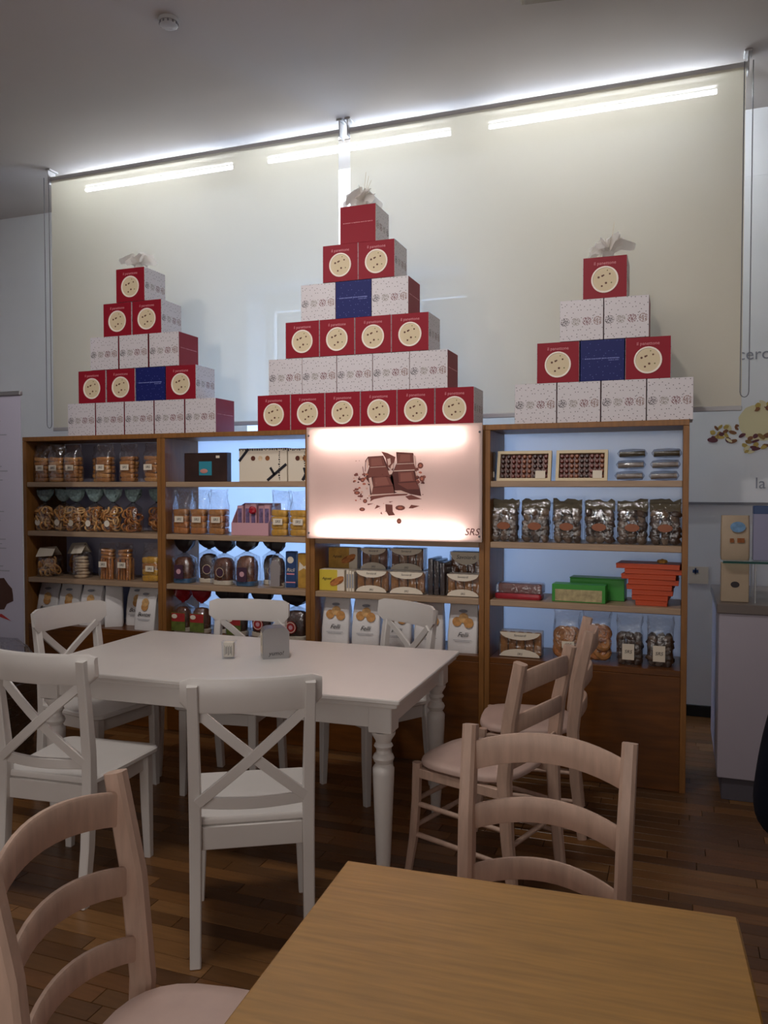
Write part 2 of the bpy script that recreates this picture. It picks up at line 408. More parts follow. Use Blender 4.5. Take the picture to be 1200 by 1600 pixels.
# shop window behind the viewer
win2 = link('window_2', None); win2['kind'] = 'structure'
fr = MB()
for x in (-2.999, -1.4, .2, 1.72): fr.box(x, x + .079, YF - .12, YF - .05, .501, 3.099, .006)
for z in (.501, 3.02): fr.box(-2.92, 1.72, YF - .12, YF - .05, z, z + .079, .006)
obj('window_frame', fr, m_grey, win2)
for x0, x1 in ((-2.92, -1.4), (-1.321, .2), (.279, 1.72)): obj('pane', MB().box(x0, x1, YF - .09, YF - .08, .58, 3.02), m_glass, win2)

# ------------------------------------------------------------------ roller blinds with tubes behind
BY = 4.85
def blind(x0, x1, label, chain_x, czl):
    t = thing('roller_blind', label, 'blind', ((x0 + x1) / 2, BY, 0), 0, 'roller blinds')
    hw = (x1 - x0) / 2; zb = 1.945; n = 24; rr = []
    sh = MB()
    pts = [(-hw + 2 * hw * i / n) for i in range(n + 1)]
    rows = [zb + (3.785 - zb) * j / 10 for j in range(11)]
    for z in rows:
        for x in pts: sh.v.append((x, .004 * math.sin(x * 2.1 + z), z))
    for j in range(10):
        for i in range(n): sh.face([j * (n + 1) + i, j * (n + 1) + i + 1, (j + 1) * (n + 1) + i + 1, (j + 1) * (n + 1) + i])
    obj('cloth', sh, m_blind, t, smooth=60)
    obj('roller', MB().tube([(-hw - .012, .024, 3.797), (hw + .012, .024, 3.797)], .024, 16), m_greylight, t, smooth=40)
    obj('bottom_bar', MB().box(-hw - .004, hw + .004, -.009, .009, zb - .026, zb + .002, .004), m_greylight, t)
    for s in (-1, 1):
        bk = MB().box(s * (hw + .012) - .004, s * (hw + .012) + .004, -.02, .06, 3.755, CEIL - .012, .003)
        bk.box(s * (hw + .012) - .02, s * (hw + .012) + .02, -.02, .07, CEIL - .012, CEIL - .0005, .002)
        obj('bracket', bk, m_greylight, t)
    cx = chain_x - (x0 + x1) / 2
    ch = []
    for k in range(12): ch.append((cx - .022, -.03, 3.80 - (3.80 - czl) * k / 11))
    for k in range(1, 6): a = math.pi * k / 6; ch.append((cx - .022 * math.cos(a), -.03, czl - .03 * math.sin(a)))
    for k in range(12): ch.append((cx + .022, -.03, czl + (3.80 - czl) * k / 11))
    obj('bead_chain', MB().tube(ch, .0026, 6), m_grey, t, smooth=60)
    return t
blind(-4.425, -2.088, 'left roller blind of beige cloth hanging behind the left pyramid of boxes', -4.44, 1.97)
blind(-2.008, .322, 'right roller blind of beige cloth hanging behind the right pyramid of boxes', .335, 2.02)
for i, (a, bb, w) in enumerate(((-4.226, -2.954, 'left'), (-2.676, -1.375, 'middle'), (-1.128, .182, 'right'))):
    sc = 5.15 / 5.0; a *= sc; bb *= sc
    t = thing('tube_light', '%s of three ceiling tube lamps glowing through the roller blinds' % ('leftmost' if i == 0 else ('middle one' if i == 1 else 'rightmost')), 'lamp', ((a + bb) / 2, 5.15, CEIL), 0, 'tube lamps behind the blinds')
    hl = (bb - a) / 2
    obj('batten', MB().box(-hl - .03, hl + .03, -.02, .02, -.030, -.0005, .003), m_white_lac, t)
    for s in (-1, 1): obj('lamp_holder', MB().box(s * (hl + .012) - .012, s * (hl + .012) + .012, -.016, .016, -.080, -.030, .003), m_white_lac, t)
    obj('tube', MB().tube([(-hl, 0, -.06), (hl, 0, -.06)], .013, 12), m_tube, t, smooth=50)
# ceiling fittings; the spotlights and the long panel belong to the added fill lamps
t = thing('smoke_detector', 'small round white smoke detector on the ceiling', 'smoke detector', (-2.45, 3.52, CEIL))
obj('base', MB().lathe([(.05, -.0005), (.052, -.006), (.05, -.02)], 24), m_greylight, t, smooth=35)
obj('sensor_head', MB().lathe([(.044, -.0205), (.046, -.034), (.036, -.040)], 24), m_greylight, t, smooth=35)
vm = MB().box(-.004, .004, -.001, .004, -.006, .006).mesh('vent_slot', m_grey)
for k in range(12):
    a = 2 * math.pi * k / 12; link('vent_slot', vm, t, (.0465 * math.sin(a), -.0465 * math.cos(a), -.028), (0, 0, a))
for k, (sx_, sy_, sz_, tx_, ty_, tz_) in enumerate(ADDED_SPOTS):
    t = thing('added_spot_fitting', 'added white fill lamp turned to the %s boxes, above the seating area' % ('left' if k == 0 else 'right'), 'lamp', (sx_, sy_, 0), 0, 'added ceiling spotlights')
    d_ = (Vector((tx_, ty_, tz_)) - Vector((sx_, sy_, sz_))).normalized(); q_ = d_.to_track_quat('-Z', 'Y').to_euler()
    obj('rose', MB().lathe([(.05, CEIL - .0005), (.05, CEIL - .02), (.012, CEIL - .025), (.012, 3.80)], 16), m_white_lac, t, smooth=30)
    obj('can', MB().lathe([(.02, .115), (.045, .11), (.052, .02), (.052, .0), (.048, .0), (.046, .10)], 20, cap=False), m_white_lac, t, (0, 0, sz_), q_, 30)
t = thing('added_panel_fitting', 'added long white ceiling fill lamp above the seating area', 'lamp', (-1.55, 2.0, CEIL))
hp = MB(); hp.box(-.6, .6, -.15, .15, -.02, -.0005, .004); hp.box(-.6, -.58, -.15, .15, -.06, -.0205); hp.box(.58, .6, -.15, .15, -.06, -.0205); hp.box(-.58, .58, -.15, -.135, -.06, -.0205); hp.box(-.58, .58, .135, .15, -.06, -.0205)
obj('housing', hp, m_white_lac, t); obj('reflector', MB().box(-.57, .57, -.13, .13, -.03, -.021, .002), m_alu, t)
t = thing('ceiling_fixture', 'flat rectangular ceiling lamp, unlit, at the upper right', 'lamp', (-.36, 3.90, CEIL), R(8))
obj('housing', MB().box(-.37, .37, -.09, .09, -.05, -.0005, .006), mat('fixture_beige', 'a79e8e', .5), t)
obj('diffuser', MB().box(-.35, .35, -.075, .075, -.058, -.0505, .003), mat('fixture_opal', '8f887c', .4), t)
obj('end_clip', MB().box(-.39, -.371, -.05, .05, -.045, -.001, .003), m_grey, t)

# ------------------------------------------------------------------ printed wall panel on the right
wp = thing('wall_print', 'white wall panel printed with a nut-covered truffle and grey words, right of the blinds', 'wall print', (0, YB, 0))
obj('panel', MB().box(-.25, 2.4, -.016, -.002, 1.40, 3.45, .002), m_wall, wp)
obj('edge_strip', MB().box(-.25, 2.4, -.022, -.0165, 1.385, 1.40), m_grey, wp)
text('cerchi', .105, m_midgrey_ink, wp, (.345, -.018, 2.335), align='LEFT')
text('la no', .10, m_midgrey_ink, wp, (.455, -.018, 1.52), align='LEFT')
pr = MB(); rt = random.Random(5)
def disc(mb, cx, cz, rx, rz, y, n=14, jit=.12, rot=0):
    p = []
    for j in range(n):
        a = 2 * math.pi * j / n; k = 1 + rt.uniform(-jit, jit); u, w = rx * k * math.cos(a), rz * k * math.sin(a)
        p.append((cx + u * math.cos(rot) - w * math.sin(rot), cz + u * math.sin(rot) + w * math.cos(rot)))
    b = len(mb.v); mb.v += [(x, y, z) for x, z in p] + [(cx, y, cz)]
    for j in range(n): mb.face([b + j, b + (j + 1) % n, b + n])
pc = [mat('nut_print_%d' % i, c, .6) for i, c in enumerate(('d8cda2', '7a4a28', '5a2430', 'b59a4a', '8c6a34', '3c2c20'))]
pr.cur = 0; disc(pr, .49, 1.905, .135, .12, -.0170, 22, .05)
for k in range(70):
    a = rt.uniform(0, 1); pr.cur = rt.choice((1, 3, 4, 3, 2, 0))
    if k < 45: cx, cz = .20 + .42 * rt.random(), 0; cz = 1.80 + rt.uniform(-.06, .05) + (.05 if cx < .35 else -.02)
    else: an = rt.uniform(.2, 2.2); cx, cz = .50 + .12 * math.cos(an) * rt.uniform(.6, 1.1), 1.905 + .11 * math.sin(an) * rt.uniform(.8, 1.15)
    disc(pr, cx, cz, rt.uniform(.012, .028), rt.uniform(.008, .017), -.0175 - k * 2e-5, 9, .15, rt.uniform(-1, 1))
pr.cur = 2; disc(pr, .205, 1.80, .032, .017, -.0195, 12, .05, -.1); pr.cur = 5; disc(pr, .60, 1.86, .05, .025, -.0195, 12, .1)
obj('truffle_picture', pr, pc, wp)
t = thing('wall_sticker', 'small pale sticker with a blue mark low on the white wall beside the counter', 'sticker', (.13, YB, .92))
obj('sheet', MB().box(-.06, .06, -.006, -.002, -.05, .06), m_label, t)
obj('blue_mark', MB().box(-.035, .0, -.008, -.0065, .02, .04).box(-.022, -.013, -.008, -.0065, .012, .052), m_bluebox, t)

# ------------------------------------------------------------------ shelf units
SY0, SY1 = 4.15, 4.52
LV = (1.53, 1.21, .905, .60)
ux = [-4.05, -2.972, -1.968, -.955, .05]
ulab = ['leftmost oak shelf unit holding biscuit bags', 'second oak shelf unit from the left, holding gift boxes and cakes', 'third oak shelf unit from the left, carrying the glowing chocolate sign', 'rightmost oak shelf unit holding dark bags and orange boxes']
for i in range(4):
    x0, x1 = ux[i] + .001, ux[i+1] - .001; xc = (x0 + x1) / 2; hw = (x1 - x0) / 2
    t = thing('shelf_unit', ulab[i], 'shelf', (xc, SY0, 0), 0, 'oak shelf units along the wall')
    pt = .028
    for s in (-1, 1): obj('side_panel', MB().box(*sorted((s * hw, s * (hw - pt))), 0, SY1 - SY0, .0, 1.796, .0015), m_shelf_side, t)
    obj('top_panel', MB().box(-hw, hw, 0, SY1 - SY0, 1.797, 1.825, .0015), m_shelf_side, t)
    for k, z in enumerate(LV[:3]):
        obj('shelf', MB().box(-hw + pt + .0005, hw - pt - .0005, .004, SY1 - SY0 - .008, z - .032, z, .003), m_shelf_edge, t)
    obj('shelf', MB().box(-hw + pt + .0005, hw - pt - .0005, .003, SY1 - SY0 - .008, LV[3] - .03, LV[3], .002), m_base, t)
    obj('base_front', MB().box(-hw + pt + .0005, hw - pt - .0005, .002, .022, .002, LV[3] - .031, .002), m_base, t)
    obj('back_panel', MB().box(-hw + pt, hw - pt, SY1 - SY0 - .007, SY1 - SY0 - .003, LV[3], 1.796), m_opal if i else m_opal_dense, t)

# the glowing sign
lb = thing('lightbox_sign', 'glowing pinkish sign with a broken chocolate bar picture, mounted on the shelves', 'lightbox', (-1.461, 4.10, 1.21))
obj('face', MB().box(-.503, .503, 0, .005, .0, .622, .001), m_lightface, lb)
hs = MB(); hs.box(-.495, .495, .043, .049, .002, .62); hs.box(-.495, .495, .0055, .043, .002, .01); hs.box(-.495, .495, .0055, .043, .612, .62); hs.box(-.495, -.487, .0055, .043, .01, .612); hs.box(.487, .495, .0055, .043, .01, .612)
obj('housing', hs, m_white_lac, lb)
for z in (.055, .552): obj('tube', MB().tube([(-.435, .030, z), (.40, .030, z)], .010, 10), m_lighttube, lb)
sm = MB().lathe([(.006, 0), (.006, .002), (.003, .004)], 10).mesh('screw', m_grey)
for x in (-.49, .49):
    for z in (.03, .575): link('screw', sm, lb, (x, -.0005, z), (R(90), 0, 0))
text('SRS', .052, m_print_choc[0], lb, (.45, -.002, .052), shear=.25)
# chocolate picture, drawn on a 1200-wide sketch, 1200 = .515 m
pk = .515 / 1200
def pp(x, y): return (-.261 + x * pk - .0, .539 - y * pk * .96)
cp = MB()
def poly(pts, ci, y):
    cp.cur = ci; b = len(cp.v); q = [pp(*p) for p in pts]; cp.v += [(x, y, z) for x, z in q]; cp.face([b + i for i in range(len(q))])
# (the face lies at y = 0; print layers sit a fraction of a millimetre proud)
poly([(262, 260), (300, 205), (505, 195), (560, 320), (640, 480), (665, 690), (330, 760), (320, 560), (265, 490), (320, 330)], 0, -.0006)
poly([(680, 150), (905, 165), (945, 380), (1010, 725), (880, 700), (760, 650), (660, 690), (600, 480), (650, 380), (690, 290)], 0, -.0006)
poly([(480, 140), (560, 160), (670, 215), (650, 300), (640, 400), (560, 330), (540, 230)], 1, -.0007)
for c in ([(305, 212), (500, 200), (540, 335), (320, 345)], [(318, 352), (548, 342), (600, 470), (300, 470)], [(372, 480), (570, 462), (640, 585), (365, 610)], [(370, 618), (640, 595), (655, 680), (350, 705)],
          [(698, 168), (895, 172), (915, 295), (690, 300)], [(685, 312), (918, 305), (940, 378), (655, 390)], [(705, 412), (905, 405), (930, 530), (720, 545)], [(700, 560), (940, 545), (985, 635), (760, 640)]): poly(c, 1, -.0009)
for c in ([(342, 230), (478, 220), (500, 320), (345, 330)], [(395, 490), (545, 475), (590, 575), (400, 598)], [(738, 185), (862, 185), (868, 275), (720, 282)], [(735, 430), (880, 420), (905, 525), (738, 535)]): poly(c, 2, -.0012)
for c in ([(275, 260), (300, 225), (312, 300), (290, 380)], [(310, 490), (345, 478), (370, 600), (350, 700)], [(905, 195), (935, 205), (940, 370), (915, 300)], [(930, 400), (950, 410), (985, 630), (965, 560)], [(345, 708), (650, 688), (655, 700), (345, 728)], [(660, 655), (760, 650), (850, 690), (670, 672)], [(560, 240), (600, 230), (610, 300), (575, 330)], [(610, 330), (645, 290), (640, 360), (600, 385)], [(570, 390), (640, 400), (620, 440), (590, 445)], [(330, 345), (540, 335), (542, 341), (328, 352)], [(690, 303), (915, 297), (916, 304), (690, 311)], [(648, 392), (940, 380), (942, 392), (648, 404)]): poly(c, 3, -.0013)
poly([(670, 400), (710, 420), (690, 560), (850, 650), (1000, 690), (1010, 725), (870, 700), (740, 650), (660, 560)], 0, -.0015)
for c in ([(345, 730), (660, 700), (840, 695), (820, 715), (540, 735), (380, 770), (330, 800)], [(800, 730), (880, 710), (1020, 765), (930, 770), (850, 775)], [(535, 835), (630, 840), (635, 930), (665, 975), (580, 985), (540, 920)], [(880, 840), (990, 855), (900, 885), (845, 885)], [(420, 845), (470, 865), (390, 900)], [(580, 800), (640, 795), (600, 812)], [(290, 830), (380, 825), (300, 850)], [(480, 930), (495, 970), (470, 960)], [(230, 330), (245, 420), (238, 430), (222, 340)], [(940, 200), (945, 370), (935, 370)], [(262, 250), (272, 270), (268, 400), (258, 400)]): poly(c, 1, -.001)
for k in range(60):
    a = rt.uniform(0, 1)
    if k < 34: cx, cy = rt.uniform(90, 330), rt.uniform(430, 840); cx += max(0, (560 - cy)) * .2
    elif k < 46: cx, cy = rt.uniform(950, 1050), rt.uniform(290, 560)
    else: cx, cy = rt.uniform(60, 1080), rt.uniform(140, 960)
    s = rt.uniform(7, 34) if k < 46 else rt.uniform(3, 9); an = rt.uniform(0, 6.3); n = rt.randint(5, 8)
    poly([(cx + s * rt.uniform(.6, 1.2) * math.cos(an + 6.283 * j / n), cy + .7 * s * rt.uniform(.6, 1.2) * math.sin(an + 6.283 * j / n)) for j in range(n)], rt.choice((0, 1, 1, 2, 3, 4)), -.0011 - k * 1e-5)
for cx, cy, rx, ry in ((735, 880, 66, 34), (720, 1055, 32, 36), (220, 905, 40, 25), (1000, 330, 38, 40), (1020, 500, 36, 40), (150, 685, 42, 25), (225, 515, 30, 30), (260, 795, 30, 28)):
    poly([(cx + rx * math.cos(.6283 * j), cy + ry * math.sin(.6283 * j)) for j in range(10)], 1, -.0018); poly([(cx + .5 * rx * math.cos(.6283 * j), cy + .5 * ry * math.sin(.6283 * j)) for j in range(10)], 4, -.0021)
obj('chocolate_picture', cp, m_print_choc, lb)

# ------------------------------------------------------------------ pyramids of panettone boxes
BW, BH = .2145, .2055
def box_body(blue=False):
    mb = MB(); h = BW / 2 - .0008; mb.box(-h, h, -h, h, .0006, BH - .0004, .0012)
    me = mb.mesh('carton', [m_red, m_whitebox] if not blue else [m_blue, m_blue])
    uv = me.uv_layers.new(name='UVMap')
    for p in me.polygons:
        ax = max(range(3), key=lambda i: abs(p.normal[i]))
        p.material_index = 1 if (ax == 0 or ax == 2) else 0
        for li in p.loop_indices:
            v = me.vertices[me.loops[li].vertex_index].co
            u = (v.y if ax == 0 else v.x) / BW + .5
            uv.data[li].uv = (u, v.z / BH if ax != 2 else v.y / BW + .5)
    return me
body_me, blue_me = box_body(), box_body(True)
ring_me = MB().rings([[(r * math.cos(2 * math.pi * j / 32), y, r * math.sin(2 * math.pi * j / 32)) for j in range(32)] for r, y in ((.066, 0), (.066, -.003), (.059, -.003), (.057, -.0002))], cap=False).mesh('ring', m_creamring, 40)
wd = MB(); wd.cur = 0; b0 = 0
wd.rings([[(r * math.cos(2 * math.pi * j / 24), y, r * math.sin(2 * math.pi * j / 24)) for j in range(24)] for r, y in ((.0572, -.0002), (.0571, -.0004))])
wd.cur = 1
for x, z, r in ((-.03, .012, .0055), (-.012, .018, .005), (-.006, .021, .004), (.024, .026, .0045), (.006, -.018, .0055), (-.014, -.032, .0048), (.032, -.018, .0035), (.012, .044, .003)):
    wd.cur = 1 if r > .0036 else 2
    b = len(wd.v); wd.v += [(x + r * math.cos(6.283 * j / 8) * (1 + .25 * (j % 2)), -.0009, z + r * math.sin(6.283 * j / 8)) for j in range(8)]; wd.face([b + j for j in range(8)])
dough_me = wd.mesh('dough_window', [m_cream, m_fruit, m_fruit2])
rl = random.Random(11)
def strokes(m, W, n, h):
    mb = MB(); x = -W / 2
    while x < W / 2:
        w = rl.uniform(.0012, .0045); mb.box(x, min(x + w, W / 2), -.0006, 0, -h / 2 * rl.uniform(.7, 1), h / 2 * rl.uniform(.6, 1)); x += w + rl.uniform(.0008, .002) + (.003 if rl.random() < .15 else 0)
    return mb.mesh('small_print', m)
line_red = strokes(m_redtxt, .175, 40, .0045); line_blue = strokes(m_bluetxt, .17, 40, .0065); line_blue2 = strokes(m_bluetxt, .05, 12, .0045)
def panettone(kind, loc, label):
    rz = {'R': 0, 'W': R(-90), 'P': R(180), 'B': 0}[kind]
    t = thing('panettone_box', label, 'box', loc, rz + rl.uniform(-.006, .006), 'panettone boxes stacked in pyramids')
    link('carton', blue_me if kind == 'B' else body_me, t)
    h = -BW / 2 + .0002
    if kind == 'B':
        link('small_print', line_blue, t, (0, h, .112)); link('small_print', line_blue2, t, (.055, h, .102))
    else:
        rg = link('window_ring', ring_me, t, (0, h, .092)); link('dough_window', dough_me, rg, (0, 0, 0))
        text('il panettone', .0225, m_redtxt, t, (0, h - .0004, .173), name='lettering')
        link('small_print', line_red, t, (0, -h, .112), (0, 0, math.pi))
    return t
PYR = {'left': ([-3.697, -3.613, -3.514, -3.412, -3.307], [-2.591, -2.732, -2.847, -2.974, -3.093], ['WWWWW', 'RRBR', 'WWW', 'RR', 'R']),
       'centre': ([-2.315, -2.238, -2.129, -2.031, -1.892, -1.786], [-1.018, -1.169, -1.269, -1.389, -1.467, -1.578], ['RRRRRR', 'WWWWW', 'RRRR', 'WBW', 'RR', 'P']),
       'right': ([-.805, -.692, -.576, -.462], [.067, -.037, -.141, -.247], ['WWWW', 'RBR', 'WW', 'R'])}
look = {'W': 'white speckled panettone box', 'R': 'red windowed panettone box', 'B': 'dark blue panettone box', 'P': 'plain red panettone box'}
for side, (xa_, xb_, rows) in PYR.items():
    nrw = len(rows)
    for r, row in enumerate(rows):
        n = len(row); c = (xa_[r] + xb_[r]) / 2; pitch = max((xb_[r] - xa_[r]) / n, BW + .0012)
        rowname = 'topmost box' if r == nrw - 1 else ('bottom row' if r == 0 else 'row %s from bottom' % ('two' if r == 1 else 'three' if r == 2 else 'four' if r == 3 else 'five'))
        for k, ch in enumerate(row):
            if n == 1: pos = ''
            elif row.count(ch) == 1: pos = ''
            elif k == 0: pos = ', leftmost'
            elif k == n - 1: pos = ', rightmost'
            else: pos = ', %s from left' % ORD[k]
            panettone(ch, (c + (k - (n - 1) / 2) * pitch, 4.17 + BW / 2 + (.004 * (r % 2)), 1.8255 + r * BH), '%s%s, %s of the %s pyramid' % (look[ch], pos, rowname, side))
# ribbon bows on top
def bow(x, z, label, sc, seed, stems):
    r_ = random.Random(seed); t = thing('ribbon_bow', label, 'bow', (x, 4.235, z), 0, 'ribbon bows on the pyramids')
    for k in range(14):
        a = 2 * math.pi * k / 14 + r_.uniform(-.25, .25); L = .082 * sc * r_.uniform(.8, 1.2); el = r_.uniform(.3, 1.25); w = .026 * sc * r_.uniform(.8, 1.3)
        mb = MB(); n = 8
        d = Vector((math.cos(a) * math.cos(el), math.sin(a) * math.cos(el), math.sin(el))); sd = Vector((-math.sin(a), math.cos(a), 0)); tw = r_.uniform(.5, 1.5) * r_.choice((-1, 1)); sd = sd * math.cos(tw) + d.cross(sd) * math.sin(tw)
        rr = []
        for i in range(n + 1):
            q = i / n; p = d * L * q + Vector((0, 0, 1)) * (.016 * math.sin(q * math.pi * 1.5)) * sc + Vector((0, 0, .022)); ww = w * (.12 + 2.0 * math.sin(q * math.pi * .97) ** .8) * (1 + r_.uniform(-.18, .18))
            p.z = max(p.z, .006)
            rr.append([Vector((c_.x, c_.y, max(c_.z, .004))) for c_ in (p - sd * ww / 2, p + Vector((0, 0, .006)), p + sd * ww / 2)])
        mb.rings(rr, cap=False, closed=False); obj('petal', mb, m_ribbon, t, smooth=60)
    obj('knot', MB().blob((0, 0, .0255), (.02 * sc, .02 * sc, .025), 10, 6, .1, r_), m_ribbon, t, smooth=60)
    for k in range(stems):
        obj('sprig', MB().tube([(.01, 0, .03), (.02 + .012 * k, -.01, .07 * sc), (.03 + .016 * k, -.012, (.12 - .015 * k) * sc)], .0013, 5), m_cream, t)
bow(-3.185, 1.8255 + 5 * BH, 'cream curled ribbon bow on the left pyramid of boxes', 1.35, 2, 0)
bow(-1.682, 1.8255 + 6 * BH, 'white star-shaped ribbon bow on the tall centre pyramid', 1.62, 4, 3)
bow(-.345, 1.8255 + 4 * BH, 'cream loose ribbon bow on the right pyramid of boxes', 1.5, 8, 1)
#PART2

# ------------------------------------------------------------------ goods on the shelves
def noise_ring(w, d, z, rad, r_, amp, n=4, zamp=0, cy=0):
    return [(x + r_.uniform(-amp, amp), y + cy + r_.uniform(-amp, amp), z + r_.uniform(-zamp, zamp)) for x, y in rrect(w, d, min(rad, w / 2.01, d / 2.01), n)]
def film_open(w, d, hc, ht, seed, flare=1.05):
    r_ = random.Random(seed); rr = []
    for z, a, b_, am in ((.001, .94, .94, .001), (.012, 1, 1, .002), (hc * .5, 1, 1, .003), (hc, .98, .92, .004), (hc + (ht - hc) * .35, .95, .6, .006), (hc + (ht - hc) * .7, 1.0, .32, .007), (ht, flare, .16, .006)):
        rr.append(noise_ring(w * a, d * b_, z, .02, r_, am, 4, .008 if z == ht else 0))
    return MB().rings(rr, cap=False).mesh('film', m_film, 70)
def film_tied(w, d, hc, hn, seed):
    r_ = random.Random(seed); rr = []
    for z, a, am in ((.001, .94, .001), (.012, 1, .002), (hc * .55, 1, .003), (hc, .9, .004), (hc + (hn - hc) * .6, .45, .004), (hn, .13, .001)):
        rr.append(noise_ring(w * a, d * a, z, .03, r_, am))
    return MB().rings(rr, cap=False).mesh('film', m_film, 70)
def fan(w, d, h, seed, m):
    r_ = random.Random(seed); rr = []
    for z, a, b_, am in ((0, .14, .14, .001), (h * .18, .55, .4, .003), (h * .55, .92, .5, .006), (h, 1.06, .42, .008)):
        rr.append(noise_ring(w * a, d * b_, z, .02, r_, am, 4, .006 if z == h else 0))
    return MB().rings(rr, cap=False).mesh('bag_top', m, 50)
BISC = {}
def biscuit_mesh(kind, k):
    if (kind, k) not in BISC:
        mb = MB(); m = m_bisc[k]
        if kind == 'bar': mb.prism(rrect(.1, .034, .012, 3), -.0125, .0125, .006)
        elif kind == 'slab': mb.prism(rrect(.092, .05, .008, 2), -.018, .018, .006)
        elif kind == 'ring':
            P = [(math.cos(a) * .03, math.sin(a) * .022, .004 * math.sin(2 * a)) for a in [2 * math.pi * i / 12 for i in range(13)]]; mb.tube(P, .0062, 6)
        elif kind == 'bigring':
            P = [(math.cos(a) * .034, math.sin(a) * .034, 0) for a in [2 * math.pi * i / 12 for i in range(13)]]; mb.tube(P, .015, 7)
        elif kind == 'stick': mb.tube([(0, 0, 0), (.003, 0, .05), (-.002, 0, .1), (0, 0, .135)], [.007, .0085, .0085, .006], 7)
        elif kind == 'disc': mb.lathe([(.028, -.008), (.034, -.003), (.034, .004), (.025, .009)], 12)
        elif kind == 'chunk': mb.blob((0, 0, 0), (.024, .02, .017), 7, 4, .2, random.Random(k))
        elif kind == 'roll': mb.tube([(0, 0, -.045), (0, 0, -.04), (0, 0, .04), (0, 0, .045)], [.012, .019, .019, .012], 10)
        BISC[(kind, k)] = mb.mesh('biscuit', m, 50)
    return BISC[(kind, k)]
def fill(t, kind, cols, w, d, hc, r_):
    if kind == 'stack':
        n = max(3, int(hc / .027))
        for i in range(n):
            for s in (-1, 1):
                link('biscuit', biscuit_mesh('bar', r_.choice(cols)), t, (r_.uniform(-.004, .004), s * d * .2, .016 + i * (hc - .02) / n), (r_.uniform(-.08, .08), r_.uniform(-.1, .1), r_.uniform(-.12, .12)), (w * .9 / .1, d * .36 / .034, 1))
    elif kind == 'slab':
        n = max(3, int(hc / .038))
        for i in range(n):
            for s in (-1, 1):
                link('biscuit', biscuit_mesh('slab', r_.choice(cols)), t, (0, s * d * .22, .022 + i * .0375), (0, r_.uniform(-.05, .05), r_.uniform(-.06, .06)), (w * .9 / .092, d * .4 / .05, 1))
    elif kind == 'twist':
        for i in range(34):
            z = .03 + (hc - .05) * (i // 6) / 5
            link('biscuit', biscuit_mesh('ring', r_.choice(cols)), t, (r_.uniform(-.34, .34) * w, r_.uniform(-.36, .15) * d, z), (r_.uniform(.7, 2.2), r_.uniform(-.9, .9), r_.uniform(0, 3)), (1.0, 1.0, 1.0))
    elif kind == 'rings':
        for i in range(9):
            z = .052 + (hc - .09) * (i // 3) / 2
            link('biscuit', biscuit_mesh('bigring', r_.choice(cols)), t, ((i % 3 - 1) * w * .2, r_.uniform(-.16, .1) * d, z), (r_.uniform(1.0, 1.9), r_.uniform(-.4, .4), r_.uniform(-.4, .4)))
    elif kind == 'stick':
        for i in range(5):
            for j in (-1, 1): link('biscuit', biscuit_mesh('stick', r_.choice(cols)), t, ((i - 2) * w * .19, j * d * .2, .002), (r_.uniform(-.05, .05), r_.uniform(-.07, .07), r_.uniform(0, 3)), (1, 1, hc * .72 / .135))
        for i in range(3): link('biscuit', biscuit_mesh('bar', cols[0]), t, (0, 0, hc * .74 + i * .022), (r_.uniform(-.1, .1), r_.uniform(-.15, .15), r_.uniform(-.3, .3)), (w * .8 / .1, 1.6, .8))
    elif kind == 'disc':
        n = int(hc / .02)
        for i in range(n): link('biscuit', biscuit_mesh('disc', r_.choice(cols)), t, (r_.uniform(-.006, .006), r_.uniform(-.006, .006), .012 + i * .0195), (r_.uniform(-.12, .12), r_.uniform(-.12, .12), 0), (w * .44 / .034, d * .44 / .034, 1.1))
    elif kind == 'chunk':
        for i in range(36): link('biscuit', biscuit_mesh('chunk', r_.choice(cols)), t, (((i % 3 - 1) * .31 + r_.uniform(-.04, .04)) * w, (((i // 3) % 2 - .5) * .5 + r_.uniform(-.05, .05)) * d, .022 + (hc - .035) * (i // 6) / 5), (r_.uniform(0, 3), r_.uniform(0, 3), 0), (1.15, 1.15, 1.15))
lab_srs = None
def plabel(t, w, h, x, y, z, txt=None, m=None, tilt=0):
    o = obj('paper_label', MB().box(-w / 2, w / 2, -.0012, 0, -h / 2, h / 2), m or m_label, t, (x, y, z), (tilt, 0, 0))
    if txt: text(txt, min(h * .62, .024), m_dark, o, (0, -.0018, 0), shear=.2)
    return o
SEED = [100]
def bag(name, label, x, y, z, w, d, hc, ht, kind, cols, group, style='open', top=None, lab=True, rz=0, txt='SRS', cat='bag'):
    SEED[0] += 1; r_ = random.Random(SEED[0]); t = thing(name, label, cat, (x, y, z), rz, group)
    fill(t, kind, cols, w, d, hc, r_)
    if style == 'open': link('film', film_open(w, d, hc, ht, SEED[0]), t)
    else:
        hn = hc + .035; link('film', film_tied(w, d, hc, hn, SEED[0]), t)
        link('bag_top', fan(w, d, ht - hn, SEED[0], top), t, (0, 0, hn))
        obj('tie', MB().lathe([(.011, -.004), (.013, 0), (.011, .004)], 10), m_navy, t, (0, 0, hn), smooth=40)
    if lab: plabel(t, .062, .036, r_.uniform(-.012, .012), -d / 2 - .004, hc * .52, txt)
    return t
U = ['the leftmost shelf unit', 'the second shelf unit', 'the third shelf unit', 'the rightmost shelf unit']
# --- leftmost unit, top shelf
X1 = [-3.955, -3.832, -3.708, -3.585, -3.452, -3.268, -3.085]
for i, x in enumerate(X1):
    bag('biscuit_bag', 'clear bag of long biscuits, %s from left, top shelf of the leftmost unit' % ORD[i], x, 4.235 if i != 3 else 4.36, LV[0], .114, .085, .178, .242, 'stack', (0, 1, 2), 'biscuit bags on the left top shelf', lab=i != 3)
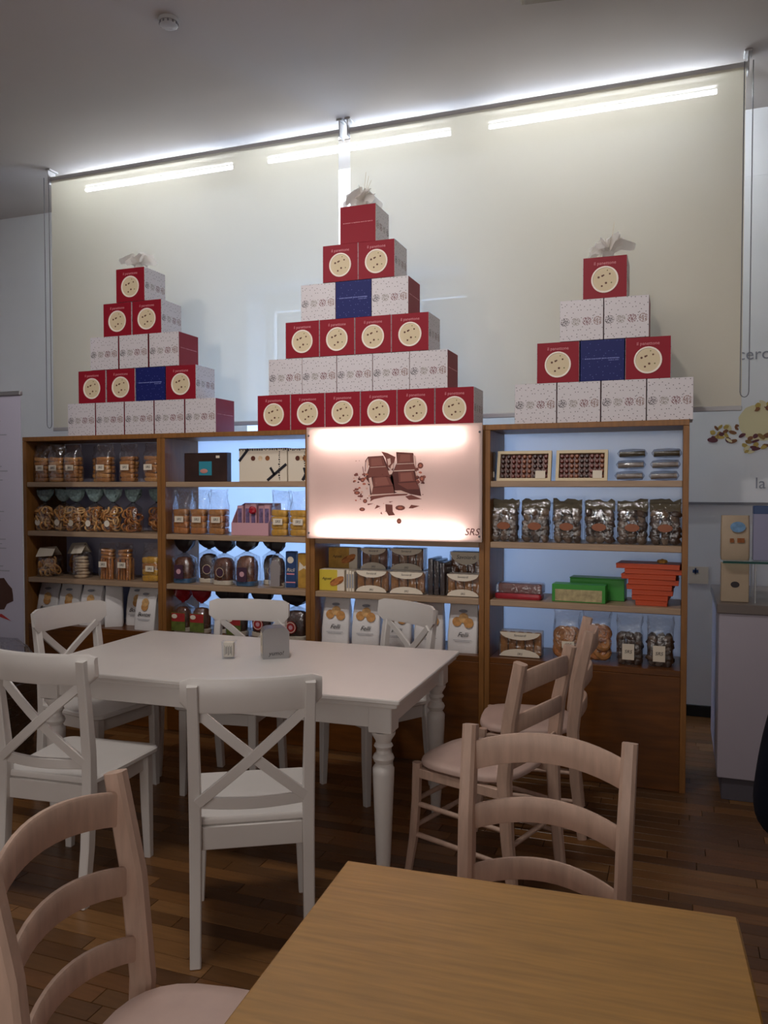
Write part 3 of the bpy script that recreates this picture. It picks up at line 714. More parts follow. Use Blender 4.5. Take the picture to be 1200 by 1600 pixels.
# second shelf: ring biscuits with teal tops
for i, (x, y) in enumerate(((-3.945, 4.235), (-3.825, 4.27), (-3.69, 4.235), (-3.54, 4.24), (-3.40, 4.24), (-3.262, 4.26), (-3.15, 4.36))):
    t = bag('tarallini_bag', 'bag of thin ring biscuits with teal top, %s from left, second shelf, leftmost unit' % ORD[i], x, y, LV[1], .12 if i != 2 else .135, .09, .155, .272, 'twist', (0, 3, 2) if i < 5 else (2, 6), 'teal-topped ring biscuit bags', 'tied', m_teal, lab=False)
    if i < 5: obj('round_label', MB().prism([(.021 * math.cos(6.283 * j / 16), .021 * math.sin(6.283 * j / 16)) for j in range(16)], 0, .001), m_label, t, (-.02 + .008 * (i % 3), -.05, .055), (R(90), 0, 0))
# third shelf
def card_bag(x, y, z, w, d, hc, kind, cols, label, rz=0, ch=.07):
    t = bag('card_topped_bag', label, x, y, z, w, d, hc, hc + .03, kind, cols, None, lab=False, rz=rz)
    c = MB(); hw = w * .42
    c.rings([[(-hw, yy, zz), (hw, yy, zz), (hw, yy, zz + .0015), (-hw, yy, zz + .0015)] for yy, zz in ((-d * .5, hc + .012), (-d * .12, hc + ch * .85), (0, hc + ch), (d * .12, hc + ch * .85), (d * .5, hc + .012))])
    obj('folded_card', c, m_label, t, rot=(0, R(-4), 0))
    return t
card_bag(-3.915, 4.24, LV[2], .15, .1, .125, 'twist', (0, 3), 'round bag of golden biscuits under a folded white card, third shelf of leftmost unit', .1)
card_bag(-3.80, 4.40, LV[2], .15, .1, .135, 'twist', (1, 6), 'darker bag with folded card behind the golden biscuit bag, third shelf of leftmost unit', -.1, .08)
card_bag(-3.655, 4.245, LV[2], .105, .09, .15, 'disc', (5,), 'tall bag of pale round biscuits with white card, third shelf of leftmost unit', 0, .06)
for i, x in enumerate((-3.442, -3.308)):
    bag('breadstick_bag', '%s bag of golden biscuit sticks, third shelf of leftmost unit' % ('left' if i == 0 else 'right'), x, 4.24, LV[2], .112, .085, .19, .235, 'stick', (1, 7), 'stick biscuit bags')
bag('biscuit_bag', 'bag of yellow square biscuits at right end of third shelf, leftmost unit', -3.10, 4.24, LV[2], .125, .09, .16, .24, 'slab', (4, 1), None)
# white paper bags with printed biscuits
def paper_bag(label, x, y, z, w, h, d, prints, word, rz=0, lean=.12, ink=None, plain=False):
    t = thing('paper_bag', label, 'bag', (x, y, z), rz, 'white paper biscuit bags'); SEED[0] += 1; r_ = random.Random(SEED[0]); rr = []
    for q, a, b_ in ((.002, 1, 1), (.02, 1.02, 1), (.35, 1.03, .98), (.7, 1.0, .72), (.93, .97, .25), (1, .96, .1)):
        rr.append([(px, py + lean * q * h * .6, q * h) for px, py, _ in noise_ring(w * a, d * b_, 0, .012, r_, .0018)])
    obj('bag_body', MB().rings(rr), m_paper, t, smooth=40)
    def fy(q): return -d / 2 * (1 if q < .35 else 1 - (q - .35) * .75) + lean * q * h * .6 - .004
    if not plain:
        for k, (px, q, r0) in enumerate(prints):
            o = obj('printed_biscuit', MB().prism([(r0 * math.cos(6.283 * j / 14), r0 * math.sin(6.283 * j / 14)) for j in range(14)], 0, .0008), m_bisc[3 if k % 2 else 0], t, (px * w, fy(q) - .0012 * k, q * h), (R(90 - 12), 0, 0))
        text(word, .036, m_dark, t, (0, fy(.38) - .002, .38 * h), (R(86), 0, 0), shear=.45)
        obj('small_print', MB().box(-.05, .05, -.0005, 0, -.001, .001).box(-.04, .04, -.0005, 0, -.009, -.007), m_midgrey_ink, t, (0, fy(.27) - .001, .27 * h))
        obj('oval_mark', MB().prism([(.024 * math.cos(6.283 * j / 14), .009 * math.sin(6.283 * j / 14)) for j in range(14)], 0, .0006), m_midgrey_ink, t, (0, fy(.86) - .003, .86 * h), (R(60), 0, 0))
    return t
two = ((0, .56, .027), (.02, .66, .027))
three = ((-.2, .64, .026), (.02, .72, .027), (.2, .62, .027))
for i, (x, y, rz, nm) in enumerate(((-3.93, 4.25, .12, 'leftmost'), (-3.755, 4.25, .14, 'second from left'), (-3.58, 4.25, .1, 'third from left'), (-3.30, 4.36, .1, 'half hidden'), (-3.135, 4.23, -.05, 'rightmost'))):
    paper_bag('white paper bag printed with two biscuits, %s, bottom shelf, leftmost unit' % nm, x, y, LV[3], .15, .262, .09, two, 'Bontat', rz)
paper_bag('plain creased side of a white paper bag on bottom shelf, leftmost unit', -3.425, 4.27, LV[3], .11, .262, .12, (), '', .6, plain=True)
# --- second unit
z = LV[0]
t = thing('chocolate_box', 'dark brown chocolate box with a teal square, second unit top shelf', 'box', (-2.72, 4.25, z))
obj('box_body', MB().box(-.152, .152, 0, .05, .0005, .178, .002), m_brownbox, t); obj('teal_square', MB().box(-.045, .045, -.0015, 0, .04, .125), m_tealsq, t)
obj('printed_sweet', MB().blob((-.01, -.002, .066), (.028, .002, .014), 12, 5), mat('pink_sweet', 'c98a80', .5), t, smooth=60)
obj('price_tag', MB().box(.075, .1, -.0015, 0, .145, .16), m_label, t)
def gift(label, x, w, h, y=4.26):
    t = thing('gift_box', label, 'box', (x, y, z), 0, 'white ribboned gift boxes')
    obj('box_body', MB().box(-w / 2, w / 2, 0, .07, .0005, h, .002), m_label, t)
    bd = MB(); r_ = random.Random(int(w * 1000))
    q = -w / 2
    while q < w / 2 - .012:
        k = r_.uniform(.006, .016); bd.box(q, q + k * .6, -.0006, 0, h - r_.uniform(.008, .016), h - .001); q += k
    q = .01
    while q < h - .02: k = r_.uniform(.008, .016); bd.box(w / 2 - .05 - r_.uniform(0, .008), w / 2 - .046, -.0006, 0, q, q + k * .6); q += k
    o = obj('printed_border', bd, m_dark, t); o['kind'] = 'stuff'
    for k, (px, c) in enumerate(((-.2, 0), (-.05, 5), (.1, 2))):
        if w < .2: px += .1
        obj('printed_sweet', MB().prism([(.015 * math.cos(6.283 * j / 12), .015 * math.sin(6.283 * j / 12)) for j in range(12)], 0, .0008), [m_choc[1], m_bisc[5], m_bisc[6]][k], t, (px * w, -.0002, h * .70), (R(90), 0, 0))
    def strip(x0, z0, x1, z1, ww=.016):
        d = Vector((x1 - x0, 0, z1 - z0)); L = d.length; a = math.atan2(d.z, d.x)
        return MB().box(0, L, -.002, 0, -ww / 2, ww / 2, M=Matrix.Translation((x0, -.0012, z0)) @ Matrix.Rotation(-a, 4, 'Y'))
    if w > .2: obj('ribbon', strip(-w / 2 + .002, h * .62, -w * .30, h - .004), m_navy, t)
    r2 = obj('ribbon', strip(w * .10, .008, w / 2 - .003, h * .52), m_navy, t)
    obj('ribbon_knot', strip(w * .25, h * .2, w * .16, h * .42, .014), m_navy, r2)
    return t
gift('wide white gift box tied with dark ribbon, second unit top shelf', -2.33, .322, .20)
gift('narrow white gift box with dark ribbon at right end, second unit top shelf', -2.083, .158, .196)
for i, x in enumerate((-2.872, -2.748, -2.62)):
    bag('biscuit_bag', 'clear bag of brown biscuits, %s from left, second shelf of the second unit' % ORD[i], x, 4.24, LV[1], .115, .09, .175, .272, 'slab', (7, 2, 1), 'brown biscuit bags in the second unit')
t = thing('display_tray', 'pink cardboard tray on the second shelf of the second unit', 'tray', (-2.395, 4.215, LV[1]), 0)
obj('tray_front', MB().box(-.125, .125, 0, .003, .0005, .075), m_pink, t); obj('tray_floor', MB().box(-.125, .125, .0035, .16, .0005, .004), m_pink, t)
obj('tray_back', MB().box(-.125, .125, .1605, .1635, .0005, .19), m_pink, t)
for s in (-1, 1):
    pq = MB(); xx = s * .1235; pq.rings([[(xx - .0015, .0035, .0045), (xx - .0015, .16, .0045), (xx - .0015, .16, .19), (xx - .0015, .07, .16), (xx - .0015, .0035, .075)], [(xx + .0015, .0035, .0045), (xx + .0015, .16, .0045), (xx + .0015, .16, .19), (xx + .0015, .07, .16), (xx + .0015, .0035, .075)]]); obj('tray_side', pq, m_pink, t)
m_lilac = mat('lilac_print', '6e5a80', .5, var=.5, scale=60)
for i in range(5):
    p = thing('sweet_packet', 'slim pink packet %s in the pink tray' % ('with a red rosette' if i == 2 else '%s from left' % ORD[i]), 'packet', (-2.395 - .092 + i * .046, 4.26 + .012 * (i % 2), LV[1] + .0045), 0, 'slim packets in the pink tray')
    obj('packet_body', MB().box(-.02, .02, 0, .03, 0, .172 + .006 * (i % 3), .004), m_pink, p); obj('printed_window', MB().box(-.013, .013, -.0015, 0, .03, .155), m_lilac, p)
    if i == 2: obj('rosette', MB().blob((0, -.012, .145), (.024, .012, .024), 10, 6, .25, random.Random(3)), mat('rosette_red', 'a8182a', .4), p)
for i, x in enumerate((-2.195, -2.072)):
    bag('biscuit_bag', 'clear bag of yellow slab biscuits, %s of the pair, second shelf of second unit' % ('left' if i == 0 else 'right'), x, 4.24, LV[1], .112, .085, .165, .268, 'slab', (4,), 'yellow biscuit bags')
# third and fourth shelf: wrapped dome cakes
m_cake = [mat('cake_crust_%d' % i, c, .6, var=.6, scale=34, bump=.6) for i, c in enumerate(('5c3016', '3c2014', '6a3c1c'))]
m_blueband = mat('blue_band', '1c5a86', .45); m_plum = mat('plum_label', '43283c', .45); m_redlab = mat('red_label', '9c2a2a', .45, var=.2, scale=30); m_greenlab = mat('green_label', '5e6a2c', .5, var=.4, scale=25)
m_redtop = mat('red_top', '8a1420', .3, var=.3, scale=30); m_darktop = mat('dark_top', '1e161a', .35, var=.4, scale=30)
def cake(label, x, y, z, w, h, ht, topm, style, rz=0, cm=0):
    SEED[0] += 1; t = thing('wrapped_cake', label, 'cake', (x, y, z), rz, 'wrapped cakes'); r_ = random.Random(SEED[0])
    d = w * .8; prof = [(.40, .0), (.43, .03), (.45, .35), (.47, .62), (.43, .82), (.30, .96), (.1, 1.0)]
    obj('crust', MB().rings([[(px * k / .5 * 1.0, py * k / .5, .006 + q * h) for px, py, _ in noise_ring(w * .98, d, 0, .05, r_, .003)] for k, q in prof]), m_cake[cm], t, smooth=60)
    obj('paper_base', MB().prism(rrect(w * .92, d * .92, .04), .001, .03, .004), m_blueband if style == 'blue' else m_label, t, smooth=40)
    link('film', film_tied(w * 1.04, d * 1.08, h, h + .035, SEED[0]), t)
    tp = link('bag_top', fan(w * .95, d, ht - h - .035, SEED[0], topm), t, (0, 0, h + .035))
    obj('tie', MB().lathe([(.010, -.004), (.013, 0), (.010, .004)], 10), topm, t, (0, 0, h + .035), smooth=40)
    yf = -d * .54 - .003
    if style == 'blue':
        o = obj('front_label', MB().box(-.032, .032, -.0012, 0, .03, .115), m_plum, t, (0, yf, 0)); obj('label_spot', MB().prism([(.016 * math.cos(.5236 * j), .016 * math.sin(.5236 * j)) for j in range(12)], 0, .0012), m_pink, o, (0, -.0012, .075), (R(90), 0, 0))
    elif style == 'seal':
        o = obj('round_seal', MB().prism([(.036 * math.cos(6.283 * j / 20), .036 * math.sin(6.283 * j / 20)) for j in range(20)], 0, .0012), m_redlab, t, (0, yf, h * .5), (R(90), 0, 0)); obj('seal_ring', MB().rings([[(r0 * math.cos(6.283 * j / 20), r0 * math.sin(6.283 * j / 20), zz) for j in range(20)] for r0, zz in ((.031, .0014), (.031, .002), (.027, .002), (.027, .0014))], cap=False), m_label, o)
        obj('seal_centre', MB().prism([(.013 * math.cos(6.283 * j / 16), .013 * math.sin(6.283 * j / 16)) for j in range(16)], .0013, .002), m_pink, o)
    elif style == 'farm':
        o = obj('front_label', MB().box(-.05, .05, -.0012, 0, .012, .125), m_greenlab, t, (0, yf, 0)); obj('label_picture', MB().box(-.048, .048, -.0022, -.0013, .07, .122), m_redlab, o); obj('label_spot', MB().prism([(.02 * math.cos(.5236 * j), .014 * math.sin(.5236 * j)) for j in range(12)], 0, .001), m_label, o, (-.026, -.0025, .102), (R(90), 0, 0))
    elif style == 'ring':
        o = obj('round_label', MB().rings([[(r0 * math.cos(6.283 * j / 20), r0 * math.sin(6.283 * j / 20), zz) for j in range(20)] for r0, zz in ((.029, 0), (.029, .001), (.0265, .001), (.0265, 0))], cap=False), m_bisc[5], t, (.012, yf, h * .5), (R(90), 0, 0)); obj('label_centre', MB().prism([(.026 * math.cos(6.283 * j / 20), .026 * math.sin(6.283 * j / 20)) for j in range(20)], 0, .0006), m_plum, o)
    elif style == 'card': obj('side_card', MB().prism([(-.028, 0), (.028, 0), (.03, .12), (.018, .15), (-.018, .15), (-.03, .12)], 0, .001), mat('grey_card', '8c8484', .6), t, (0, yf, .01), (R(90), 0, 0))
    return t
for i, (x, y, w, h, st, rz, cm, what) in enumerate(((-2.875, 4.25, .14, .155, 'blue', 0, 0, 'with a blue base and plum label, leftmost'), (-2.735, 4.31, .13, .175, 'ring', .1, 1, 'with a round dark label, second from left'), (-2.585, 4.245, .145, .16, 'ring', -.1, 0, 'with a low round label, third from left'),
        (-2.43, 4.245, .14, .175, 'blue', 0, 2, 'with a blue base and plum label, fourth from left'), (-2.32, 4.36, .12, .175, 'ring', .2, 1, 'half hidden at the back'), (-2.225, 4.245, .10, .17, 'card', .15, 1, 'with a grey side card, nearest the blue packet'))):
    cake('wrapped cake %s, third shelf, second unit' % what, x, y, LV[2], w, h, .268, m_darktop, st, rz, cm)
t = thing('blue_packet', 'tall blue packet with a round gold emblem, third shelf of second unit', 'packet', (-2.135, 4.235, LV[2]), R(4))
obj('packet_body', MB().box(-.032, .032, 0, .04, .0005, .215, .003), m_bluebox, t); obj('emblem', MB().prism([(.02 * math.cos(.4 * j), .02 * math.sin(.4 * j)) for j in range(16)], 0, .001), m_label, t, (0, -.0005, .165), (R(90), 0, 0))
text('Ricli', .03, m_label, t, (0, -.002, .105), shear=.3); obj('red_stripe', MB().box(-.03, .03, -.0012, 0, .03, .036).box(-.024, .024, -.0012, 0, .078, .086), m_redtxt, t)
t = thing('gold_packet', 'golden packet with a bow picture beside the blue packet, third shelf of second unit', 'packet', (-2.05, 4.24, LV[2]), R(-3))
obj('packet_body', MB().box(-.042, .042, 0, .045, .0005, .205, .003), m_goldbox, t); obj('printed_bow', MB().prism([(-.035, -.02), (0, .0), (.035, -.025), (.035, .03), (0, .008), (-.03, .035)], 0, .001), m_label, t, (0, -.0005, .12), (R(90), 0, 0))
for i, (x, y, w, h, st, tp, cm, what) in enumerate(((-2.885, 4.25, .125, .15, 'farm', m_redtop, 0, 'with a red top and farm label, leftmost'), (-2.752, 4.25, .125, .15, 'farm', m_redtop, 0, 'with a red top and farm label, second from left'), (-2.625, 4.30, .12, .17, 'seal', m_darktop, 1, 'with a red seal, left behind the chair back'),
        (-2.495, 4.25, .13, .15, 'farm', m_darktop, 1, 'with farm label and dark top behind chair back'), (-2.345, 4.28, .14, .16, 'seal', m_darktop, 1, 'with a red seal, right behind the chair back'), (-2.105, 4.25, .17, .165, 'seal', m_darktop, 1, 'with a large red seal, rightmost'))):
    cake('wrapped cake %s, bottom shelf, second unit' % what, x, y, LV[3], w, h, .262, tp, st, 0, cm)
# --- third unit
def clear_box(label, x, y, z, w, h, d, tilt=0, cols=(1, 2), dark=False):
    t = thing('biscuit_box', label, 'box', (x, y, z), tilt, 'clear biscuit boxes with oval labels')
    n = max(3, int(w / .045))
    for k in range(n): link('biscuit', biscuit_mesh('roll', cols[k % len(cols)]), t, (-w / 2 + (k + .5) * w / n, d * .35, h / 2), (0, 0, 0), (w / n / .041, .8, (h - .012) / .09))
    obj('tray', MB().box(-w / 2 + .003, w / 2 - .003, d * .6, d - .003, .001, h - .002), m_brownbox if dark else m_label, t)
    obj('film', MB().box(-w / 2, w / 2, 0, d, .0005, h, .004), m_film_soft, t)
    up = [(w * .47 * math.cos(math.pi * j / 12), -h * .30 * math.sin(math.pi * j / 12)) for j in range(13)]; lo = [(a, -b_) for a, b_ in up][::-1]
    o = obj('top_label', MB().prism(up, 0, .001), m_label, t, (0, -.001, h - .003), (R(90), 0, 0)); text('Savoiardi', h * .13, m_dark, o, (0, -h * .12, .0012), (0, 0, 0), shear=.25)
    o = obj('bottom_label', MB().prism(lo, 0, .001), m_label, t, (0, -.001, .004), (R(90), 0, 0)); text('SRS', h * .13, m_dark, o, (0, h * .10, .0012), (0, 0, 0), shear=.25)
    return t
def yellow_box(label, x, y, z, w, m):
    t = thing('biscuit_carton', label, 'box', (x, y, z), 0, 'yellow biscuit cartons'); obj('box_body', MB().box(-w / 2, w / 2, 0, .07, .0005, .122, .002), m_label, t); obj('yellow_print', MB().box(-w / 2, w * .22, -.0012, 0, .002, .121), m, t)
    for k, (px, pz, rx) in enumerate(((.14, .055, .045), (.24, .07, .03), (.06, .045, .03))): obj('printed_biscuit', MB().prism([(rx * math.cos(.5236 * j), rx * .45 * math.sin(.5236 * j)) for j in range(12)], 0, .0008), m_bisc[7 if k else 6], t, (px * w + .01, -.0014 - .0009 * k, pz), (R(90), R(-20), 0))
    text('Agosti', .022, m_dark, t, (-w * .2, -.0025, .07), shear=.2)
    return t
z = LV[2]
yellow_box('bright yellow biscuit carton at left front, third shelf of third unit', -1.855, 4.20, z, .155, m_yellowbox)
for i in range(3):
    t = thing('slim_carton', 'thin white carton standing edge-on, %s from left, beside the bright yellow carton' % ORD[i], 'box', (-1.765 + i * .0165, 4.20, z), 0, 'thin white cartons'); obj('box_body', MB().box(0, .014, 0, .15, .0005, .123 - .004 * i, .001), m_label, t); obj('edge_print', MB().box(.003, .011, -.001, 0, .02, .10), m_midgrey_ink, t)
clear_box('clear biscuit box with oval labels, front left, third shelf of third unit', -1.614, 4.20, z, .195, .126, .09)
clear_box('clear biscuit box with oval labels, front middle, third shelf of third unit', -1.406, 4.20, z, .205, .126, .09)
clear_box('clear biscuit box with oval labels, front right, third shelf of third unit', -1.085, 4.20, z, .185, .126, .09)
for i in range(3):
    t = thing('film_packet', 'dark film packet standing edge-on, %s from left, between middle and right clear boxes' % ORD[i], 'packet', (-1.285 + i * .034, 4.21, z), 0, 'dark film packets'); obj('packet_body', MB().box(0, .028, .004, .19, .0005, .2 - .01 * i, .003), m_brownbox, t); obj('film', MB().box(-.001, .029, .002, .192, .0003, .202 - .01 * i, .004), m_film_soft, t)
t = thing('display_riser', 'low wooden step behind the front biscuit boxes, third shelf of third unit', 'riser', (-1.63, 4.31, z)); obj('board', MB().box(-.30, .30, 0, .18, .103, .118, .002), m_shelf_edge, t)
for s in (-.28, 0, .28): obj('leg', MB().box(s - .01, s + .01, 0, .18, .0005, .1025, .002), m_shelf_edge, t)
yellow_box('dull yellow biscuit carton on the raised back row, third shelf of third unit', -1.835, 4.315, z + .1185, .18, m_goldbox)
clear_box('dark clear biscuit box, left of the raised back row, third unit', -1.645, 4.315, z + .1185, .165, .125, .09, cols=(6, 2), dark=True)
clear_box('dark clear biscuit box, right of the raised back row, third unit', -1.445, 4.315, z + .1185, .20, .128, .09, cols=(6, 2), dark=True)
t = clear_box('tall dark biscuit box behind the front right clear box, third unit', -1.10, 4.33, z, .19, .235, .09, cols=(6, 2), dark=True)
for i, x in enumerate((-1.842, -1.656, -1.47, -1.284, -1.09)):
    paper_bag('white paper bag with three printed biscuits, %s from left, bottom shelf of third unit' % ORD[i], x, 4.245, LV[3], .16, .262, .09, three, 'Felli', .07)
# --- rightmost unit
z = LV[0]
def choc_tray(label, x, w, seed):
    t = thing('chocolate_tray', label, 'box', (x, 4.215, z), 0, 'chocolate assortment boxes'); r_ = random.Random(seed); h = .165; ln = R(14)
    b_ = link('frame', None, t, (0, 0, 0), (-ln, 0, 0))
    fm = MB(); e = .016
    fm.box(-w / 2, w / 2, 0, .028, .001, e); fm.box(-w / 2, w / 2, 0, .028, h - e, h); fm.box(-w / 2, -w / 2 + e, 0, .028, e, h - e); fm.box(w / 2 - e, w / 2, 0, .028, e, h - e); fl_ = MB().box(-w / 2 + e + .0005, w / 2 - e - .0005, .02, .027, e + .0005, h - e - .0005); obj('tray_floor', fl_, m_choc[1], b_)
    o = obj('frame_rim', fm, m_cream, b_); 
    nx, nz = 9, 5
    for i in range(nx):
        for j in range(nz):
            mm = (i // 2 + seed) % 3
            link('chocolate', chocs[mm], b_, (-w / 2 + e + (i + .5) * (w - 2 * e) / nx, .012, e + (j + .5) * (h - 2 * e) / nz), (R(90), 0, 0))
    obj('price_card', MB().box(w * .22, w * .40, -.002, -.0005, .014, .055), m_label, b_)
    return t
chocs = [MB().lathe([(.010, -.006), (.011, 0), (.007, .007)], 8).mesh('chocolate', m) for m in (m_choc[0], mat('choc_red', '6e2a1e', .4), m_choc[2])]
choc_tray('wide chocolate assortment tray on the left, top shelf of rightmost unit', -.765, .285, 0)
choc_tray('narrower chocolate assortment tray on the right, top shelf of rightmost unit', -.468, .26, 1)
t = thing('dark_packet', 'thin dark packet at the far left, top shelf of rightmost unit', 'packet', (-.918, 4.21, z)); obj('packet_body', MB().box(-.006, .002, 0, .10, .0005, .155, .001), m_brownbox, t); obj('price_tag', MB().box(-.005, .001, -.001, 0, .02, .05), m_label, t)
m_pouch = mat('pale_wafer', 'a89c92', .6, var=.35, scale=30)
k = 0
for j in range(3):
    for i in range(2):
        x = -.232 + i * .165; w = .145; SEED[0] += 1; r_ = random.Random(SEED[0])
        t = thing('wafer_pouch', 'clear pouch of pale wafers, %s %s of the pile, top shelf of rightmost unit' % (('left', 'right')[i], ('bottom', 'middle', 'top')[j]), 'bag', (x + .006 * j, 4.23, z + j * .056), 0, 'clear wafer pouches')
        for q in range(3): obj('wafer', MB().tube([(-w * .42, .02 + q * .026, .022), (w * .42, .02 + q * .026, .026)], .0125, 8), m_pouch if j < 2 else m_olive, t, smooth=50)
        rr = []
        for xx, a in ((-w / 2, .1), (-w * .42, .8), (0, 1), (w * .42, .85), (w / 2, .1)):
            rr.append([(xx, .045 + .043 * math.cos(6.283 * jj / 12) + r_.uniform(-.002, .002), .0265 + .0255 * a * math.sin(6.283 * jj / 12)) for jj in range(12)])
        obj('film', MB().rings(rr), m_film_soft, t, smooth=60)
m_darkfill = [mat('dark_sweet_%d' % i, c, .45, var=.4, scale=30) for i, c in enumerate(('3c2a20', '5a4638', '6e5c4c'))]
for i in range(3): BISC[('chunk', 20 + i)] = MB().blob((0, 0, 0), (.024, .02, .017), 7, 4, .2, random.Random(i)).mesh('sweet', m_darkfill[i], 50)
for i, x in enumerate((-.862, -.70, -.537, -.374, -.214, -.058)):
    t = bag('sweet_bag', 'dark bag of wrapped sweets with olive header, %s from left, second shelf of rightmost unit' % ORD[i], x, 4.24, LV[1], .148, .095, .165, .21, 'chunk', (20, 21, 22), 'dark olive-headed sweet bags', lab=False)
    r_ = random.Random(i); hd = MB(); n = 8; pts = [(-.074 + .148 * q / n, .222 + r_.uniform(-.006, .012)) for q in range(n + 1)]
    hd.prism([(-.074, .165), (.074, .165)] + pts[::-1], 0, .004); obj('header_card', hd, m_olive, t, (0, -.028, 0), (R(90 - 8), 0, 0))
    obj('oval_label', MB().prism([(.036 * math.cos(.4488 * j), .020 * math.sin(.4488 * j)) for j in range(14)], 0, .001), m_choc[2], t, (0, -.053, .085), (R(90), 0, 0))
z = LV[2]
t = thing('red_packet', 'flat red film packet lying at left, third shelf of rightmost unit', 'packet', (-.79, 4.20, z), R(-3))
obj('packet_body', MB().prism(rrect(.25, .09, .015), .001, .03, .006), m_redpack, t, (0, .05, 0), smooth=40); obj('upper_pack', MB().prism(rrect(.235, .085, .015), .031, .082, .008), mat('rose_pack', '8a5a54', .35, var=.4, scale=30), t, (.01, .055, 0), smooth=40); obj('film', MB().box(-.12, .128, .008, .102, .0305, .086, .006), m_film_soft, t)
t = thing('green_carton', 'green carton with a tan window in front, third shelf of rightmost unit', 'box', (-.475, 4.20, z), R(-2))
obj('box_body', MB().box(-.135, .135, 0, .1, .0005, .092, .002), m_green, t); obj('tan_window', MB().box(-.118, .118, -.0012, 0, .006, .066), mat('tan_wafer', 'a89a72', .6, var=.3, scale=40), t)
t = thing('green_carton', 'longer green carton at the back behind the windowed one, third shelf of rightmost unit', 'box', (-.385, 4.33, z), R(-4))
obj('box_body', MB().box(-.15, .13, 0, .1, .0005, .11, .002), m_green, t); obj('lid_edge', MB().box(-.152, .132, -.002, .102, .1105, .116, .001), m_green, t)
for k in range(8):
    w = .15 + k * .022
    t = thing('orange_box', '%s orange box %s in the fanned stack, third shelf of rightmost unit' % ('lowest' if k == 0 else 'topmost' if k == 7 else 'flat', '' if k in (0, 7) else ORD[k] + ' from below'), 'box', (-.118 + .002 * k * (-1) ** k, 4.29, z + k * .0262), R((-1) ** k * 2 - 3), 'fanned orange boxes')
    obj('box_body', MB().box(-w / 2, w / 2, -.085, .085, .0005, .0258, .0015), m_orange, t); obj('lid_line', MB().box(-w / 2 - .0008, w / 2 + .0008, -.0858, .0858, .017, .0255, .0006), m_orange, t)
t = thing('gold_bow', 'small dark gold bow on the orange boxes', 'bow', (-.07, 4.24, z + 8 * .0262))
for a in range(6): obj('loop', MB().blob((.014 * math.cos(a * 1.047), .014 * math.sin(a * 1.047), .012), (.012, .012, .010), 6, 4), m_goldbox, t)
obj('knot', MB().blob((0, 0, .016), (.01, .01, .01), 8, 5), m_goldbox, t)
z = LV[3]
clear_box('clear biscuit box standing alone at left, bottom shelf of rightmost unit', -.775, 4.20, z, .225, .135, .10)
bag('ring_biscuit_bag', 'left bag of big ring biscuits behind the chair back, bottom shelf of rightmost unit', -.535, 4.25, z, .135, .11, .165, .255, 'rings', (7, 2), 'ring biscuit bags', txt='SRS')
bag('ring_biscuit_bag', 'right bag of big ring biscuits, bottom shelf of rightmost unit', -.385, 4.25, z, .14, .11, .185, .262, 'rings', (1, 7), 'ring biscuit bags', lab=False)
for i, x in enumerate((-.222, -.075)):
    t = bag('dark_biscuit_bag', '%s bag of dark biscuits with a tall pale label, bottom shelf of rightmost unit' % ('left' if i == 0 else 'right'), x, 4.25, z, .125, .1, .15, .25, 'chunk', (20, 21), 'dark biscuit bags', lab=False)
    plabel(t, .058, .08, -.005, -.056, .07, 'SRS')

